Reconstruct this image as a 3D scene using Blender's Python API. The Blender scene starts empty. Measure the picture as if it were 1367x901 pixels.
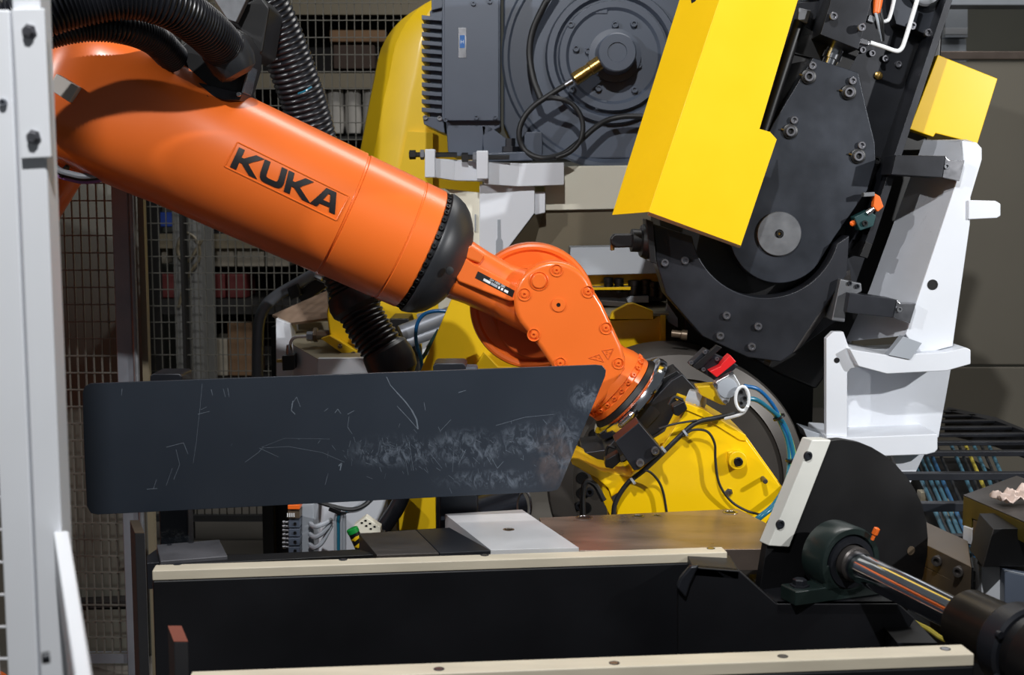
import bpy, bmesh, math, random
from mathutils import Vector as V, Matrix
random.seed(11)
SC = bpy.context.scene
COL = SC.collection
# ------------------------------------------------------------------ camera
F = 1700.0; CX = 683.5; CY = 450.5; PITCH = math.radians(6.4)
CAM = V((0, 0, 1.6)); FW = V((0, math.cos(PITCH), -math.sin(PITCH))); UP = V((0, math.sin(PITCH), math.cos(PITCH))); RT = V((1, 0, 0))
cd = bpy.data.cameras.new('camera'); cam = bpy.data.objects.new('camera', cd); COL.objects.link(cam)
cam.location = CAM; cam.rotation_euler = (math.radians(90) - PITCH, 0, 0)
cd.sensor_width = 36; cd.lens = 36 * F / 1367; cd.clip_start = .05
cd.dof.use_dof = True; cd.dof.focus_distance = 3.5; cd.dof.aperture_fstop = 5.6
SC.camera = cam
# ------------------------------------------------------------------ light
SC.view_settings.view_transform = 'Standard'; SC.view_settings.look = 'None'
SC.view_settings.exposure = 0.0; SC.view_settings.gamma = 1.0; SC.view_settings.use_curve_mapping = False
w = bpy.data.worlds.new('hall'); SC.world = w; w.use_nodes = True
w.node_tree.nodes['Background'].inputs[0].default_value = (.86, .93, 1, 1)
w.node_tree.nodes['Background'].inputs[1].default_value = .09
def spot(name, loc, aim, power, radius, angle, col=(1, 1, 1), blend=.6):
    l = bpy.data.lights.new(name, 'SPOT'); l.energy = power; l.shadow_soft_size = radius; l.spot_size = math.radians(angle)
    l.spot_blend = blend; l.color = col
    o = bpy.data.objects.new(name, l); COL.objects.link(o); o.location = loc
    o.rotation_euler = (V(aim) - V(loc)).to_track_quat('-Z', 'Y').to_euler(); return o
def area(name, loc, aim, power, sx, sy, col=(1, 1, 1)):
    l = bpy.data.lights.new(name, 'AREA'); l.energy = power; l.shape = 'RECTANGLE'; l.size = sx; l.size_y = sy; l.color = col
    o = bpy.data.objects.new(name, l); COL.objects.link(o); o.location = loc
    o.rotation_euler = (V(aim) - V(loc)).to_track_quat('-Z', 'Y').to_euler(); return o
spot('lamp_key', (-.15, .2, 4.3), (-.1, 3.3, 1.5), 520, .05, 92, blend=.8)
spot('lamp_right', (3.4, 1.3, 2.5), (.75, 3.9, 1.35), 430, .035, 44, blend=.5)
spot('lamp_left', (-3.6, 1.0, 3.75), (1.1, 5.2, 1.7), 400, .04, 46, blend=.7)
area('overhead_fill', (1.4, 5.4, 5.4), (1.4, 5.6, 0), 110, 3.5, 1.2, (1, .98, .95))  # soft overhead fill, added to brighten the partition and the rear
# ------------------------------------------------------------------ helpers: projection
def ray(px, py): return RT * ((px - CX) / F) + UP * ((CY - py) / F) + FW
def P(px, py, Y): d = ray(px, py); return CAM + d * (Y / d.y)
def HZ(px, py, z): d = ray(px, py); return CAM + d * ((z - CAM.z) / d.z)
def PL(o, n):
    o = V(o); n = V(n)
    return lambda px, py: CAM + ray(px, py) * ((o - CAM).dot(n) / ray(px, py).dot(n))
def PP(pts, Y): return [P(x, y, Y) for x, y in pts]
# ------------------------------------------------------------------ materials
def C(r, g, b):
    f = lambda c: (c / 255 / 12.92) if c / 255 <= .04045 else ((c / 255 + .055) / 1.055) ** 2.4
    return (f(r), f(g), f(b), 1)
def mat(name, rgb, rough=.5, metal=0.0, var=.08, scale=6, bump=0.0, bscale=60, coat=0.0, rvar=.08, stretch=None):
    m = bpy.data.materials.new(name); m.use_nodes = True; nt = m.node_tree; N = nt.nodes; L = nt.links
    b = N['Principled BSDF']; c = C(*rgb)
    tc = N.new('ShaderNodeTexCoord'); src = tc.outputs['Object']
    if stretch:
        mp = N.new('ShaderNodeMapping'); mp.inputs['Scale'].default_value = stretch; L.new(src, mp.inputs[0]); src = mp.outputs[0]
    n = N.new('ShaderNodeTexNoise'); n.inputs['Scale'].default_value = scale; n.inputs['Detail'].default_value = 6; L.new(src, n.inputs['Vector'])
    mr = N.new('ShaderNodeMapRange'); mr.inputs[1].default_value = .3; mr.inputs[2].default_value = .7; L.new(n.outputs['Fac'], mr.inputs[0])
    mx = N.new('ShaderNodeMix'); mx.data_type = 'RGBA'; L.new(mr.outputs[0], mx.inputs['Factor'])
    mx.inputs['A'].default_value = [x * (1 - var) for x in c[:3]] + [1]; mx.inputs['B'].default_value = [min(1, x * (1 + var)) for x in c[:3]] + [1]
    L.new(mx.outputs['Result'], b.inputs['Base Color'])
    r2 = N.new('ShaderNodeMapRange'); r2.inputs[3].default_value = max(.03, rough - rvar); r2.inputs[4].default_value = min(1, rough + rvar)
    L.new(n.outputs['Fac'], r2.inputs[0]); L.new(r2.outputs[0], b.inputs['Roughness'])
    b.inputs['Metallic'].default_value = metal; b.inputs['Coat Weight'].default_value = coat; b.inputs['Coat Roughness'].default_value = .15
    if bump:
        n2 = N.new('ShaderNodeTexNoise'); n2.inputs['Scale'].default_value = bscale; n2.inputs['Detail'].default_value = 3; L.new(src, n2.inputs['Vector'])
        bp = N.new('ShaderNodeBump'); bp.inputs['Strength'].default_value = bump; bp.inputs['Distance'].default_value = .002
        L.new(n2.outputs['Fac'], bp.inputs['Height']); L.new(bp.outputs[0], b.inputs['Normal'])
    return m
def scuff(m, patches, col, thr=.5, scale=22, stretch=(1, 1, 1), amount=.8):
    """pale rubbed patches fixed to the object: list of (centre, radii) in object coordinates"""
    nt = m.node_tree; N = nt.nodes; L = nt.links; b = N['Principled BSDF']
    tc = N.new('ShaderNodeTexCoord'); last = None
    for c, r in patches:
        s = N.new('ShaderNodeVectorMath'); s.operation = 'SUBTRACT'; L.new(tc.outputs['Object'], s.inputs[0]); s.inputs[1].default_value = c
        d = N.new('ShaderNodeVectorMath'); d.operation = 'DIVIDE'; L.new(s.outputs[0], d.inputs[0]); d.inputs[1].default_value = r
        l = N.new('ShaderNodeVectorMath'); l.operation = 'LENGTH'; L.new(d.outputs[0], l.inputs[0])
        q = N.new('ShaderNodeMapRange'); q.interpolation_type = 'SMOOTHSTEP'; L.new(l.outputs['Value'], q.inputs[0])
        q.inputs[1].default_value = .35; q.inputs[2].default_value = 1.1; q.inputs[3].default_value = 1; q.inputs[4].default_value = 0
        if last is None: last = q.outputs[0]
        else:
            a = N.new('ShaderNodeMath'); a.operation = 'MAXIMUM'; L.new(last, a.inputs[0]); L.new(q.outputs[0], a.inputs[1]); last = a.outputs[0]
    mp = N.new('ShaderNodeMapping'); mp.inputs['Scale'].default_value = stretch; L.new(tc.outputs['Object'], mp.inputs[0])
    n = N.new('ShaderNodeTexNoise'); n.inputs['Scale'].default_value = scale; n.inputs['Detail'].default_value = 9; n.inputs['Roughness'].default_value = .72
    n.inputs['Distortion'].default_value = 1.2; L.new(mp.outputs[0], n.inputs['Vector'])
    k = N.new('ShaderNodeMapRange'); L.new(n.outputs['Fac'], k.inputs[0]); k.inputs[1].default_value = thr; k.inputs[2].default_value = thr + .16; k.inputs[4].default_value = amount
    mu = N.new('ShaderNodeMath'); mu.operation = 'MULTIPLY'; L.new(last, mu.inputs[0]); L.new(k.outputs[0], mu.inputs[1])
    mx = N.new('ShaderNodeMix'); mx.data_type = 'RGBA'; L.new(mu.outputs[0], mx.inputs['Factor'])
    old = b.inputs['Base Color'].links[0].from_socket; L.new(old, mx.inputs['A']); mx.inputs['B'].default_value = C(*col); L.new(mx.outputs['Result'], b.inputs['Base Color'])
ORANGE = mat('orange_paint', (238, 112, 40), .33, var=.05, scale=3, coat=.25)
YELLOW = mat('yellow_paint', (252, 204, 4), .38, var=.03, scale=4, coat=.2)
YELLOWD = mat('warm_yellow_paint', (238, 196, 20), .42, var=.06, scale=4, coat=.15)
WHITE = mat('white_paint', (218, 222, 229), .42, var=.03, scale=5, coat=.1)
CREAMP = mat('cream_paint', (226, 222, 205), .5, var=.03, scale=5)
GREYP = mat('grey_paint', (158, 164, 172), .45, var=.06, scale=6)
BEIGEP = mat('worn_beige_grey_metal', (150, 142, 122), .5, .2, var=.12, scale=10)
MOTOR = mat('blue_grey_motor_paint', (76, 84, 98), .42, var=.07, scale=5, coat=.1)
BLACK = mat('black_oxide_steel', (36, 38, 44), .4, .3, var=.35, scale=7, bump=.05)
BLACKD = mat('black_paint', (13, 13, 15), .42, var=.2, scale=7)
BLACKF = mat('black_fixture_paint', (13, 14, 19), .5, var=.25, scale=5, bump=.08, bscale=30)
RUBBER = mat('black_rubber', (40, 42, 46), .42, var=.12, scale=9)
HOSE = mat('black_hose_plastic', (26, 27, 32), .3, var=.12, scale=9)
CABLE = mat('black_cable_jacket', (30, 31, 33), .5, var=.15, scale=20)
STEEL = mat('bright_steel', (190, 190, 195), .25, 1, var=.12, scale=20)
CHROME = mat('polished_chrome', (215, 217, 222), .12, 1, var=.05, scale=14, rvar=.05)
GREYSTEEL = mat('ground_grey_steel', (128, 130, 134), .42, .75, var=.15, scale=18)
DARKSTEEL = mat('dark_machined_steel', (84, 80, 78), .42, .6, var=.2, scale=12, bump=.05, stretch=(1, 6, 1))
BROWNSTEEL = mat('brownish_table_steel', (158, 142, 132), .3, .75, var=.25, scale=6, stretch=(1, 3, 1))
BRONZE = mat('bronze_brown_steel', (112, 98, 82), .42, .55, var=.15, scale=9)
OLIVE = mat('olive_passivated_steel', (112, 98, 40), .42, .5, var=.2, scale=9)
CREAM = mat('cream_nylon', (222, 212, 190), .42, var=.1, scale=5, stretch=(1, 4, 4))
NYLON = mat('milky_nylon', (212, 212, 205), .38, var=.08, scale=8)
ALU = mat('cast_aluminium', (196, 198, 200), .38, .55, var=.08, scale=20)
BRASS = mat('brass', (184, 150, 84), .28, .95, var=.1, scale=20)
RED = mat('red_plastic', (222, 32, 36), .4, var=.06)
ORNG = mat('orange_plastic', (238, 108, 32), .4, var=.06)
GREEN = mat('green_plastic', (20, 150, 60), .4)
DKGREEN = mat('dark_green_black_paint', (30, 42, 40), .36, var=.2, scale=9, coat=.2)
TEALB = mat('teal_valve_body', (26, 62, 64), .4)
BLUEHOSE = mat('blue_air_hose', (20, 92, 150), .28)
TEALHOSE = mat('teal_air_hose', (34, 104, 128), .22)
LIMEHOSE = mat('lime_air_hose', (150, 190, 90), .28)
PURPLE = mat('purple_cable', (150, 96, 160), .4)
BLUE = mat('blue_print', (20, 96, 170), .5)
WPRINT = mat('white_print', (225, 228, 230), .55)
CONC = mat('floor_concrete', (104, 100, 94), .6, var=.12, scale=3)
WALLM = mat('grey_olive_wall', (92, 92, 84), .6, var=.06, scale=2)
PANELM = mat('grey_brown_panel', (132, 127, 116), .24, var=.04, scale=2)
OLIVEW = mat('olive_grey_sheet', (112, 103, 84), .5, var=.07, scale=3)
DARKW = mat('dark_storage_back', (26, 24, 23), .7, var=.3, scale=2)
WIRE = mat('grey_fence_wire', (104, 102, 95), .6, .2)
GALV = mat('galvanised_post', (128, 132, 140), .4, .4, var=.1, scale=12)
GREYBLOCK = mat('scratched_block', (92, 92, 97), .5, .3, var=.25, scale=14)
PLATEM = mat('slate_painted_sheet', (41, 48, 58), .4, var=.08, scale=4, coat=.08)
SCRATCH = mat('scratched_bare_metal', (104, 113, 124), .5, var=.2, scale=60)
BROWNC = mat('brown_board', (134, 112, 94), .8, var=.06)
RAG = mat('pinkish_rag', (206, 186, 176), .9, var=.1, scale=30, bump=.4, bscale=80)
RUST = mat('reddish_primer', (128, 72, 58), .6, var=.12)
BOLTS = mat('bolt_steel', (150, 150, 156), .3, .9, var=.15, scale=30)
ENGRAVE = mat('embossed_orange', (212, 92, 28), .45)
# ------------------------------------------------------------------ helpers: building
ORG = {}
def thing(name, label, cat, at, group=None):
    o = bpy.data.objects.new(name, None); COL.objects.link(o); o.location = V(at); o.empty_display_size = .05
    o['label'] = label; o['category'] = cat
    if group: o['group'] = group
    ORG[o.name] = V(at); return o
def tag(o, label=None, cat=None, group=None, kind=None):
    for k, v in (('label', label), ('category', cat), ('group', group), ('kind', kind)):
        if v: o[k] = v
    return o
def finish(name, me, m, parent, bevel, org, sharp=38, seg=2):
    for p in me.polygons: p.use_smooth = True
    me.set_sharp_from_angle(angle=math.radians(sharp)); me.materials.append(m)
    o = bpy.data.objects.new(name, me); COL.objects.link(o)
    if parent is not None: o.parent = parent
    else: o.location = org
    ORG[o.name] = org
    if bevel:
        b = o.modifiers.new('edge', 'BEVEL'); b.width = bevel; b.segments = seg; b.limit_method = 'ANGLE'; b.angle_limit = math.radians(38)
        b.harden_normals = True; b.use_clamp_overlap = True
    return o
def mesh(name, verts, faces, m, parent=None, bevel=0.0, sharp=38, seg=2):
    verts = [V(v) for v in verts]
    if parent is not None: org = ORG[parent.name]
    else:
        xs, ys, zs = zip(*verts); org = V(((min(xs) + max(xs)) / 2, (min(ys) + max(ys)) / 2, min(zs)))
    me = bpy.data.meshes.new(name); me.from_pydata([v - org for v in verts], [], faces)
    bm = bmesh.new(); bm.from_mesh(me); bmesh.ops.recalc_face_normals(bm, faces=bm.faces); bm.to_mesh(me); bm.free(); me.update()
    return finish(name, me, m, parent, bevel, org, sharp, seg)
class MB:
    def __init__(s): s.v = []; s.f = []
    def prism(s, pts, vec):
        n = len(pts); k = len(s.v); vec = V(vec); s.v += [V(p) for p in pts] + [V(p) + vec for p in pts]
        s.f += [tuple(range(k, k + n)), tuple(range(k + 2 * n - 1, k + n - 1, -1))] + [(k + i, k + (i + 1) % n, k + n + (i + 1) % n, k + n + i) for i in range(n)]
        return s
    def rings(s, rings, cap=True, closed=True):
        k = len(s.v); n = len(rings[0])
        for r in rings: s.v += r
        for i in range(len(rings) - 1):
            for j in range(n if closed else n - 1):
                a = k + i * n + j; b = k + i * n + (j + 1) % n; s.f.append((a, b, b + n, a + n))
        if cap:
            s.f.append(tuple(range(k, k + n))); e = k + (len(rings) - 1) * n; s.f.append(tuple(range(e + n - 1, e - 1, -1)))
        return s
    def lathe(s, o, ax, prof, n=40, phase=0.0):
        o = V(o); ax = V(ax).normalized(); u = ax.orthogonal().normalized()
        if abs(ax.z) < .9: u = (V((0, 0, 1)) - ax * ax.z).normalized()
        v = ax.cross(u)
        return s.rings([[o + ax * d + (u * math.cos(2 * math.pi * i / n + phase) + v * math.sin(2 * math.pi * i / n + phase)) * max(r, 1e-4) for i in range(n)] for d, r in prof])
    def tube(s, pts, r, n=10, step=None):
        """r: number or function of arc length"""
        fr = frames(pts, step)
        return s.rings([[c + (u * math.cos(2 * math.pi * i / n) + v * math.sin(2 * math.pi * i / n)) * (r(d) if callable(r) else r) for i in range(n)] for c, u, v, d in fr])
    def box(s, a, b):
        a = V(a); b = V(b)
        return s.prism([(a.x, a.y, a.z), (b.x, a.y, a.z), (b.x, a.y, b.z), (a.x, a.y, b.z)], (0, b.y - a.y, 0))
    def bar(s, a, b, w, h, up=(0, 0, 1)):
        a = V(a); b = V(b); d = (b - a).normalized(); u = V(up); x = d.cross(u).normalized(); z = x.cross(d)
        return s.prism([a + x * w / 2 + z * h / 2, a - x * w / 2 + z * h / 2, a - x * w / 2 - z * h / 2, a + x * w / 2 - z * h / 2], b - a)
    def done(s, name, m, parent=None, bevel=0.0, sharp=38, seg=2): return mesh(name, s.v, s.f, m, parent, bevel, sharp, seg)
def spline(pts, k=8):
    pts = [V(p) for p in pts]
    if len(pts) < 3: return pts
    q = [pts[0] * 2 - pts[1]] + pts + [pts[-1] * 2 - pts[-2]]; out = []
    for i in range(1, len(q) - 2):
        a, b, c, d = q[i - 1:i + 3]
        for j in range(k):
            t = j / k
            out.append(.5 * ((2 * b) + (c - a) * t + (2 * a - 5 * b + 4 * c - d) * t * t + (3 * b - a - 3 * c + d) * t ** 3))
    return out + [pts[-1]]
def frames(pts, step=None):
    pts = [V(p) for p in pts]
    if step:
        L = [0]
        for a, b in zip(pts, pts[1:]): L.append(L[-1] + (b - a).length)
        out = []; n = max(2, int(L[-1] / step)); i = 0
        for k in range(n + 1):
            d = L[-1] * k / n
            while i < len(L) - 2 and L[i + 1] < d: i += 1
            out.append(pts[i].lerp(pts[i + 1], (d - L[i]) / max(1e-9, L[i + 1] - L[i])))
        pts = out
    res = []; u = None; d = 0
    for i, p in enumerate(pts):
        t = (pts[min(i + 1, len(pts) - 1)] - pts[max(i - 1, 0)]).normalized()
        if i: d += (p - pts[i - 1]).length
        u = t.orthogonal().normalized() if u is None else (u - t * u.dot(t)).normalized()
        res.append((p, u, t.cross(u), d))
    return res
def PR(name, m, parent, pts, vec, bevel=.002, seg=2): return MB().prism(pts, vec).done(name, m, parent, bevel, seg=seg)
def PRY(name, m, parent, px, Y, th, bevel=.002, seg=2): return PR(name, m, parent, PP(px, Y), (0, th, 0), bevel, seg)
def LA(name, m, parent, o, ax, prof, n=40, bevel=0.0, sharp=30): return MB().lathe(o, ax, prof, n).done(name, m, parent, bevel, sharp)
def TU(name, m, parent, pts, r, n=8, k=6): return MB().tube(spline(pts, k), r, n).done(name, m, parent)
def TUP(name, m, parent, px, r, n=8, k=6): return TU(name, m, parent, [P(*q) for q in px], r, n, k)
def BXP(name, m, parent, x0, y0, x1, y1, Y, th, bevel=.002): return PRY(name, m, parent, [(x0, y0), (x1, y0), (x1, y1), (x0, y1)], Y, th, bevel)
BM = {}
def bolt_mesh(kind, m):
    k = (kind, m.name)
    if k in BM: return BM[k]
    b = MB()
    if kind == 'socket':
        b.lathe((0, 0, 0), (0, 0, 1), [(-.3, 1), (.85, 1), (1, .88), (1, .56)], 20)
        b.f.pop(); n = 20; s = len(b.v); b.lathe((0, 0, 0), (0, 0, 1), [(1, .56), (.4, .5)], 20)
        b.f.pop(-2)
    elif kind == 'hex':
        b.lathe((0, 0, 0), (0, 0, 1), [(-.1, 1.35), (.18, 1.35), (.2, .98), (.85, .98), (1, .8)], 6)
    elif kind == 'boss':
        b.lathe((0, 0, 0), (0, 0, 1), [(-.3, 1), (.12, 1), (.2, .93), (.12, .84), (-.18, .78), (-.18, .5), (.22, .46), (.26, .42), (.26, .2), (.02, .17)], 28)
    elif kind == 'hole':
        b.lathe((0, 0, 0), (0, 0, 1), [(-.02, 1), (.06, 1), (.06, .72), (.02, .7)], 24)
    me = bpy.data.meshes.new('bolt_' + kind); me.from_pydata([tuple(v) for v in b.v], [], b.f)
    bm = bmesh.new(); bm.from_mesh(me); bmesh.ops.remove_doubles(bm, verts=bm.verts, dist=1e-4); bmesh.ops.recalc_face_normals(bm, faces=bm.faces); bm.to_mesh(me); bm.free()
    for p in me.polygons: p.use_smooth = True
    me.set_sharp_from_angle(angle=math.radians(30)); me.materials.append(m); BM[k] = me; return me
def bolt(parent, m, pos, nrm, r, kind='socket', name='bolt', h=1.0):
    o = bpy.data.objects.new(name, bolt_mesh(kind, m)); COL.objects.link(o); o.parent = parent
    o.location = V(pos) - ORG[parent.name]; o.rotation_mode = 'QUATERNION'; o.rotation_quaternion = V(nrm).to_track_quat('Z', 'Y'); o.scale = (r, r, r * h)
    ORG[o.name] = ORG[parent.name]; return o
FR = V((0, -1, 0))
def text(s, parent, m, o, ux, uy, h, name='lettering', depth=.0006):
    cu = bpy.data.curves.new('t', 'FONT'); cu.body = s; cu.size = 1; cu.extrude = .02; cu.align_x = 'CENTER'; cu.align_y = 'CENTER'
    t = bpy.data.objects.new('t', cu); me = bpy.data.meshes.new_from_object(t); bpy.data.objects.remove(t)
    ux = V(ux).normalized(); uy = V(uy).normalized(); uz = ux.cross(uy); h = h / .7
    vs = [V(o) + ux * v.co.x * h + uy * v.co.y * h + uz * v.co.z * depth / .02 for v in me.vertices]; fs = [tuple(p.vertices) for p in me.polygons]
    bpy.data.meshes.remove(me)
    return mesh(name, vs, fs, m, parent)
def struct(o): o['kind'] = 'structure'; return o
# ================================================================== THE SETTING
struct(MB().box((-7, -2.5, -.1), (7, 9.6, 0)).done('floor', CONC))
struct(MB().box((-7, 9.5, 0), (7, 9.6, 6)).done('wall_back', WALLM))
struct(MB().box((-7.1, -2.5, 0), (-7, 9.6, 6)).done('wall_left', WALLM))
struct(MB().box((7, -2.5, 0), (7.1, 9.6, 6)).done('wall_right', WALLM))
# grey-brown partition behind the press, two sheets and a rail above
pa = thing('machine_partition', 'grey-brown sheet metal partition standing behind the tilted press', 'partition', (2.6, 6.6, 0))
a = P(1150, 82, 6.6); b_ = P(1500, 490, 6.6)
MB().box((a.x, 6.6, b_.z + .012), (b_.x, 6.64, a.z)).done('panel', PANELM, pa, .006)
MB().box((a.x, 6.6, 0), (b_.x, 6.64, b_.z)).done('panel', PANELM, pa, .006)
MB().box((a.x, 6.59, a.z + .01), (b_.x, 6.66, a.z + .05)).done('top_rail', BROWNSTEEL, pa, .004)
bm_ = P(1270, 9, 6.9); MB().box((a.x, 6.85, bm_.z), (b_.x, 7.0, bm_.z + .5)).done('beam', GREYP, pa, .006)
MB().box((a.x + .02, 6.72, 0), (a.x + .12, 6.8, bm_.z + .2)).done('upright', GREYP, pa, .004)
MB().box((b_.x - .12, 6.66, 0), (b_.x - .02, 6.85, bm_.z + .2)).done('upright', GREYP, pa, .004)
# grey cabinet seen above the partition, and dark goods beside it
q = thing('grey_cabinet', 'small grey cabinet glimpsed above the partition beside the yellow side box', 'cabinet', P(1278, 80, 7.4))
PRY('body', GREYP, q, [(1256, 52), (1290, 52), (1290, 330), (1256, 330)], 7.4, .3)
PRY('upper_box', GREYP, q, [(1262, 10), (1292, 10), (1292, 50), (1262, 50)], 7.42, .25)
PRY('lip', WHITE, q, [(1262, 37), (1292, 37), (1292, 46), (1262, 46)], 7.36, .03)
MB().box((P(1256, 320, 7.4).x, 7.4, 0), (P(1290, 320, 7.4).x, 7.7, P(1256, 329, 7.4).z)).done('plinth', GREYP, q)
# ------------------------------------------------------------------ storage racks far behind the fence
def rack(name, label, x0, x1, Y, shelves, dep=.5, top=3.6):
    r = thing(name, label, 'rack', ((x0 + x1) / 2, Y, 0))
    for x in (x0, x1):
        for y in (Y, Y + dep):
            MB().box((x - .035, y - .03, 0), (x + .035, y + .03, top)).done('upright', DARKW, r)
    for z, m in shelves:
        MB().box((x0, Y - .02, z - .09), (x1, Y + .02, z)).done('shelf_beam', m, r)
        MB().box((x0, Y, z - .02), (x1, Y + dep, z + .002)).done('shelf_deck', DARKW, r)
    MB().box((x0, Y + dep, 0), (x1, Y + dep + .02, top)).done('back_sheet', DARKW, r)
    return r
zt = lambda py, Y: P(683, py, Y).z
RY = 8.0
rack('storage_rack', 'dark storage rack with pale beams behind the fence', P(196, 0, RY).x, P(600, 0, RY).x, RY,
     [(zt(0, RY), OLIVEW), (zt(98, RY), OLIVEW), (zt(312, RY), OLIVEW), (zt(400, RY), DARKW), (zt(505, RY), OLIVEW)], .6, 3.4)
def carton(name, label, m, x0, y0, x1, y1, Y, cat, group=None, th=.3):
    a = P(x0, y1, Y); b = P(x1, y0, Y)
    o = MB().box((a.x, Y, a.z), (b.x, Y + th, b.z)).done(name, m, None, .008)
    return tag(o, label, cat, group)
REDB = mat('dark_red_bin', (92, 34, 34), .5); BLUEB = mat('blue_bin', (30, 60, 140), .5); PALE = mat('pale_carton', (150, 142, 128), .8); SACK = mat('pale_sack', (176, 172, 166), .7, var=.15, scale=9)
CARD = mat('brown_carton', (120, 92, 66), .8)
for k, (x0, x1) in enumerate(((200, 232), (275, 300), (303, 328))):
    carton('storage_bin', ('dark red bin left of the grey pillar behind the fence', 'dark red bin next to the grey pillar on its right', 'dark red bin farther from the grey pillar, under the forearm')[k], REDB, x0, 366, x1, zt and 398, RY + .05, 'bin', 'dark red bins behind the fence')
carton('storage_bin', 'blue bin on the upper rack shelf under the orange arm', BLUEB, 201, 284, 234, 303, RY + .05, 'bin')
carton('carton', 'pale carton standing beside the grey pillar', PALE, 199, 322, 222, 352, RY + .05, 'box')
for k, (x0, x1) in enumerate(((280, 312), (316, 352), (356, 385))):
    carton('carton', ('pale carton right beside the grey pillar behind the fence', 'middle pale carton under the forearm behind the fence', 'pale carton farthest from the grey pillar under the forearm')[k], PALE, x0, 316, x1, 356, RY + .04, 'box', 'pale cartons behind the fence')
carton('carton', 'brown carton at the foot of the rack behind bent pipe', CARD, 305, 430, 340, 502, RY + .05, 'box')
carton('carton', 'wide pale carton on the lowest rack shelf', PALE, 276, 452, 303, 502, RY + .05, 'box')
carton('carton', 'flat brown carton on the rack top behind the yellow robot column', CARD, 440, 40, 515, 56, RY + .05, 'box')
carton('carton', 'dark brown carton on the rack between the hose and the yellow column', mat('dark_carton', (60, 46, 38), .8), 445, 60, 500, 92, RY + .05, 'box')
for k, x0 in enumerate((418, 440, 463, 487)):
    a = P(x0, 165, RY - .06)
    o = MB().lathe(P(x0 + 9, 178, RY + .1), (0, 0, 1), [(0, .045), (.05, .055), (.25, .05), (.31, .042), (.33, .01)], 14).done('plastic_sack', SACK)
    tag(o, ('pale plastic sack half hidden behind the thick ribbed hose', 'second pale sack from the thick ribbed hose', 'second pale sack from the yellow housing', 'pale plastic sack touching the yellow housing edge')[k], 'sack', 'pale sacks behind the fence')
s = MB().box((P(400, 0, RY).x, RY, zt(182, RY) - .02), (P(520, 0, RY).x, RY + .4, zt(182, RY))).done('shelf_deck', DARKW, bpy.data.objects['storage_rack'])
# grey pillar with a loop of cable
PILM = mat('pillar_grey', (112, 112, 110), .6)
pil = thing('grey_pillar', 'pale grey square pillar behind the fence with hanging cable', 'pillar', (P(255, 500, 6.6).x, 6.6, 0))
MB().box((P(235, 500, 6.6).x, 6.6, 0), (P(273, 500, 6.6).x, 6.9, 3.6)).done('column', PILM, pil, .01)
TU('cable_loop', OLIVEW, pil, [P(x, y, 6.57) for x, y in ((238, 410), (250, 370), (266, 345), (262, 320), (245, 312), (237, 335), (250, 350), (270, 320))], .009, 6)
# ------------------------------------------------------------------ mesh fences
FY = 5.6
def fence(name, label, x0, x1, y0, y1, dx, dy, Y):
    f = thing(name, label, 'fence', (P((x0 + x1) / 2, 500, Y).x, Y, 0))
    X0 = P(x0, 480, Y).x; X1 = P(x1, 480, Y).x; Z0 = .12; Z1 = P(x0, y0, Y).z
    m = MB(); n = max(2, round((x1 - x0) / dx)); sx = (X1 - X0) / n
    for i in range(n + 1): m.box((X0 + sx * i - .0022, Y - .003, Z0), (X0 + sx * i + .0022, Y + .003, Z1))
    sz = dy / F * Y; z = Z0
    while z < Z1: m.box((X0, Y - .008, z - .0022), (X1, Y - .003, z + .0022)); z += sz
    tag(m.done('wire_mesh', WIRE, f), kind='stuff')
    MB().box((X0, Y - .015, Z0 - .03), (X1, Y + .015, Z0)).done('bottom_rail', GALV, f)
    MB().box((X0, Y - .015, Z1), (X1, Y + .015, Z1 + .03)).done('top_rail', GALV, f)
    return f, X0, X1, Z1
f1, X0, X1, Z1 = fence('mesh_fence', 'wire mesh fence panel between the white post and the galvanised post', 60, 158, 150, 901, 11.3, 23, 4.0)
FA = 4.0
MB().box((P(158, 450, FA).x, FA - .025, 0), (P(180, 450, FA).x, FA + .025, Z1 + .1)).done('post', GALV, f1, .004)
LA('round_post', GREYSTEEL, f1, (P(184.5, 450, FA).x, FA - .03, 0), (0, 0, 1), [(0, .0095), (Z1, .0095)], 12)
MB().box((P(189, 450, FA).x, FA, 0), (P(197, 450, FA).x, FA + .03, Z1 + .1)).done('edge_strip', OLIVEW, f1)
f2, X0, X1, Z1 = fence('mesh_fence', 'wide wire mesh fence in front of the storage rack', 197, 560, -30, 901, 10, 22, FY + .2)
MB().box((P(231, 450, FY).x, FY + .16, 0), (P(235, 450, FY).x, FY + .24, Z1)).done('post', DARKW, f2)
struct(MB().box((-4, 4.3, 0), (P(190, 400, 4.3).x, 4.34, 3.2)).done('wall_screen', WALLM))
# cable duct along the floor behind the left fence
q = PRY('cable_tray', DARKW, None, [(70, 806), (178, 801), (178, 810), (70, 815)], 4.2, .06)
tag(q, 'dark slotted strip running low along the wall behind the fence', 'cable tray')
MB().box((q.location.x - .12, 4.21, 0), (q.location.x + .12, 4.26, q.location.z)).done('skirt', WALLM, q)
WHITEG = mat('guard_white_paint', (240, 243, 248), .42, var=.02, scale=5, coat=.1)
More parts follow.
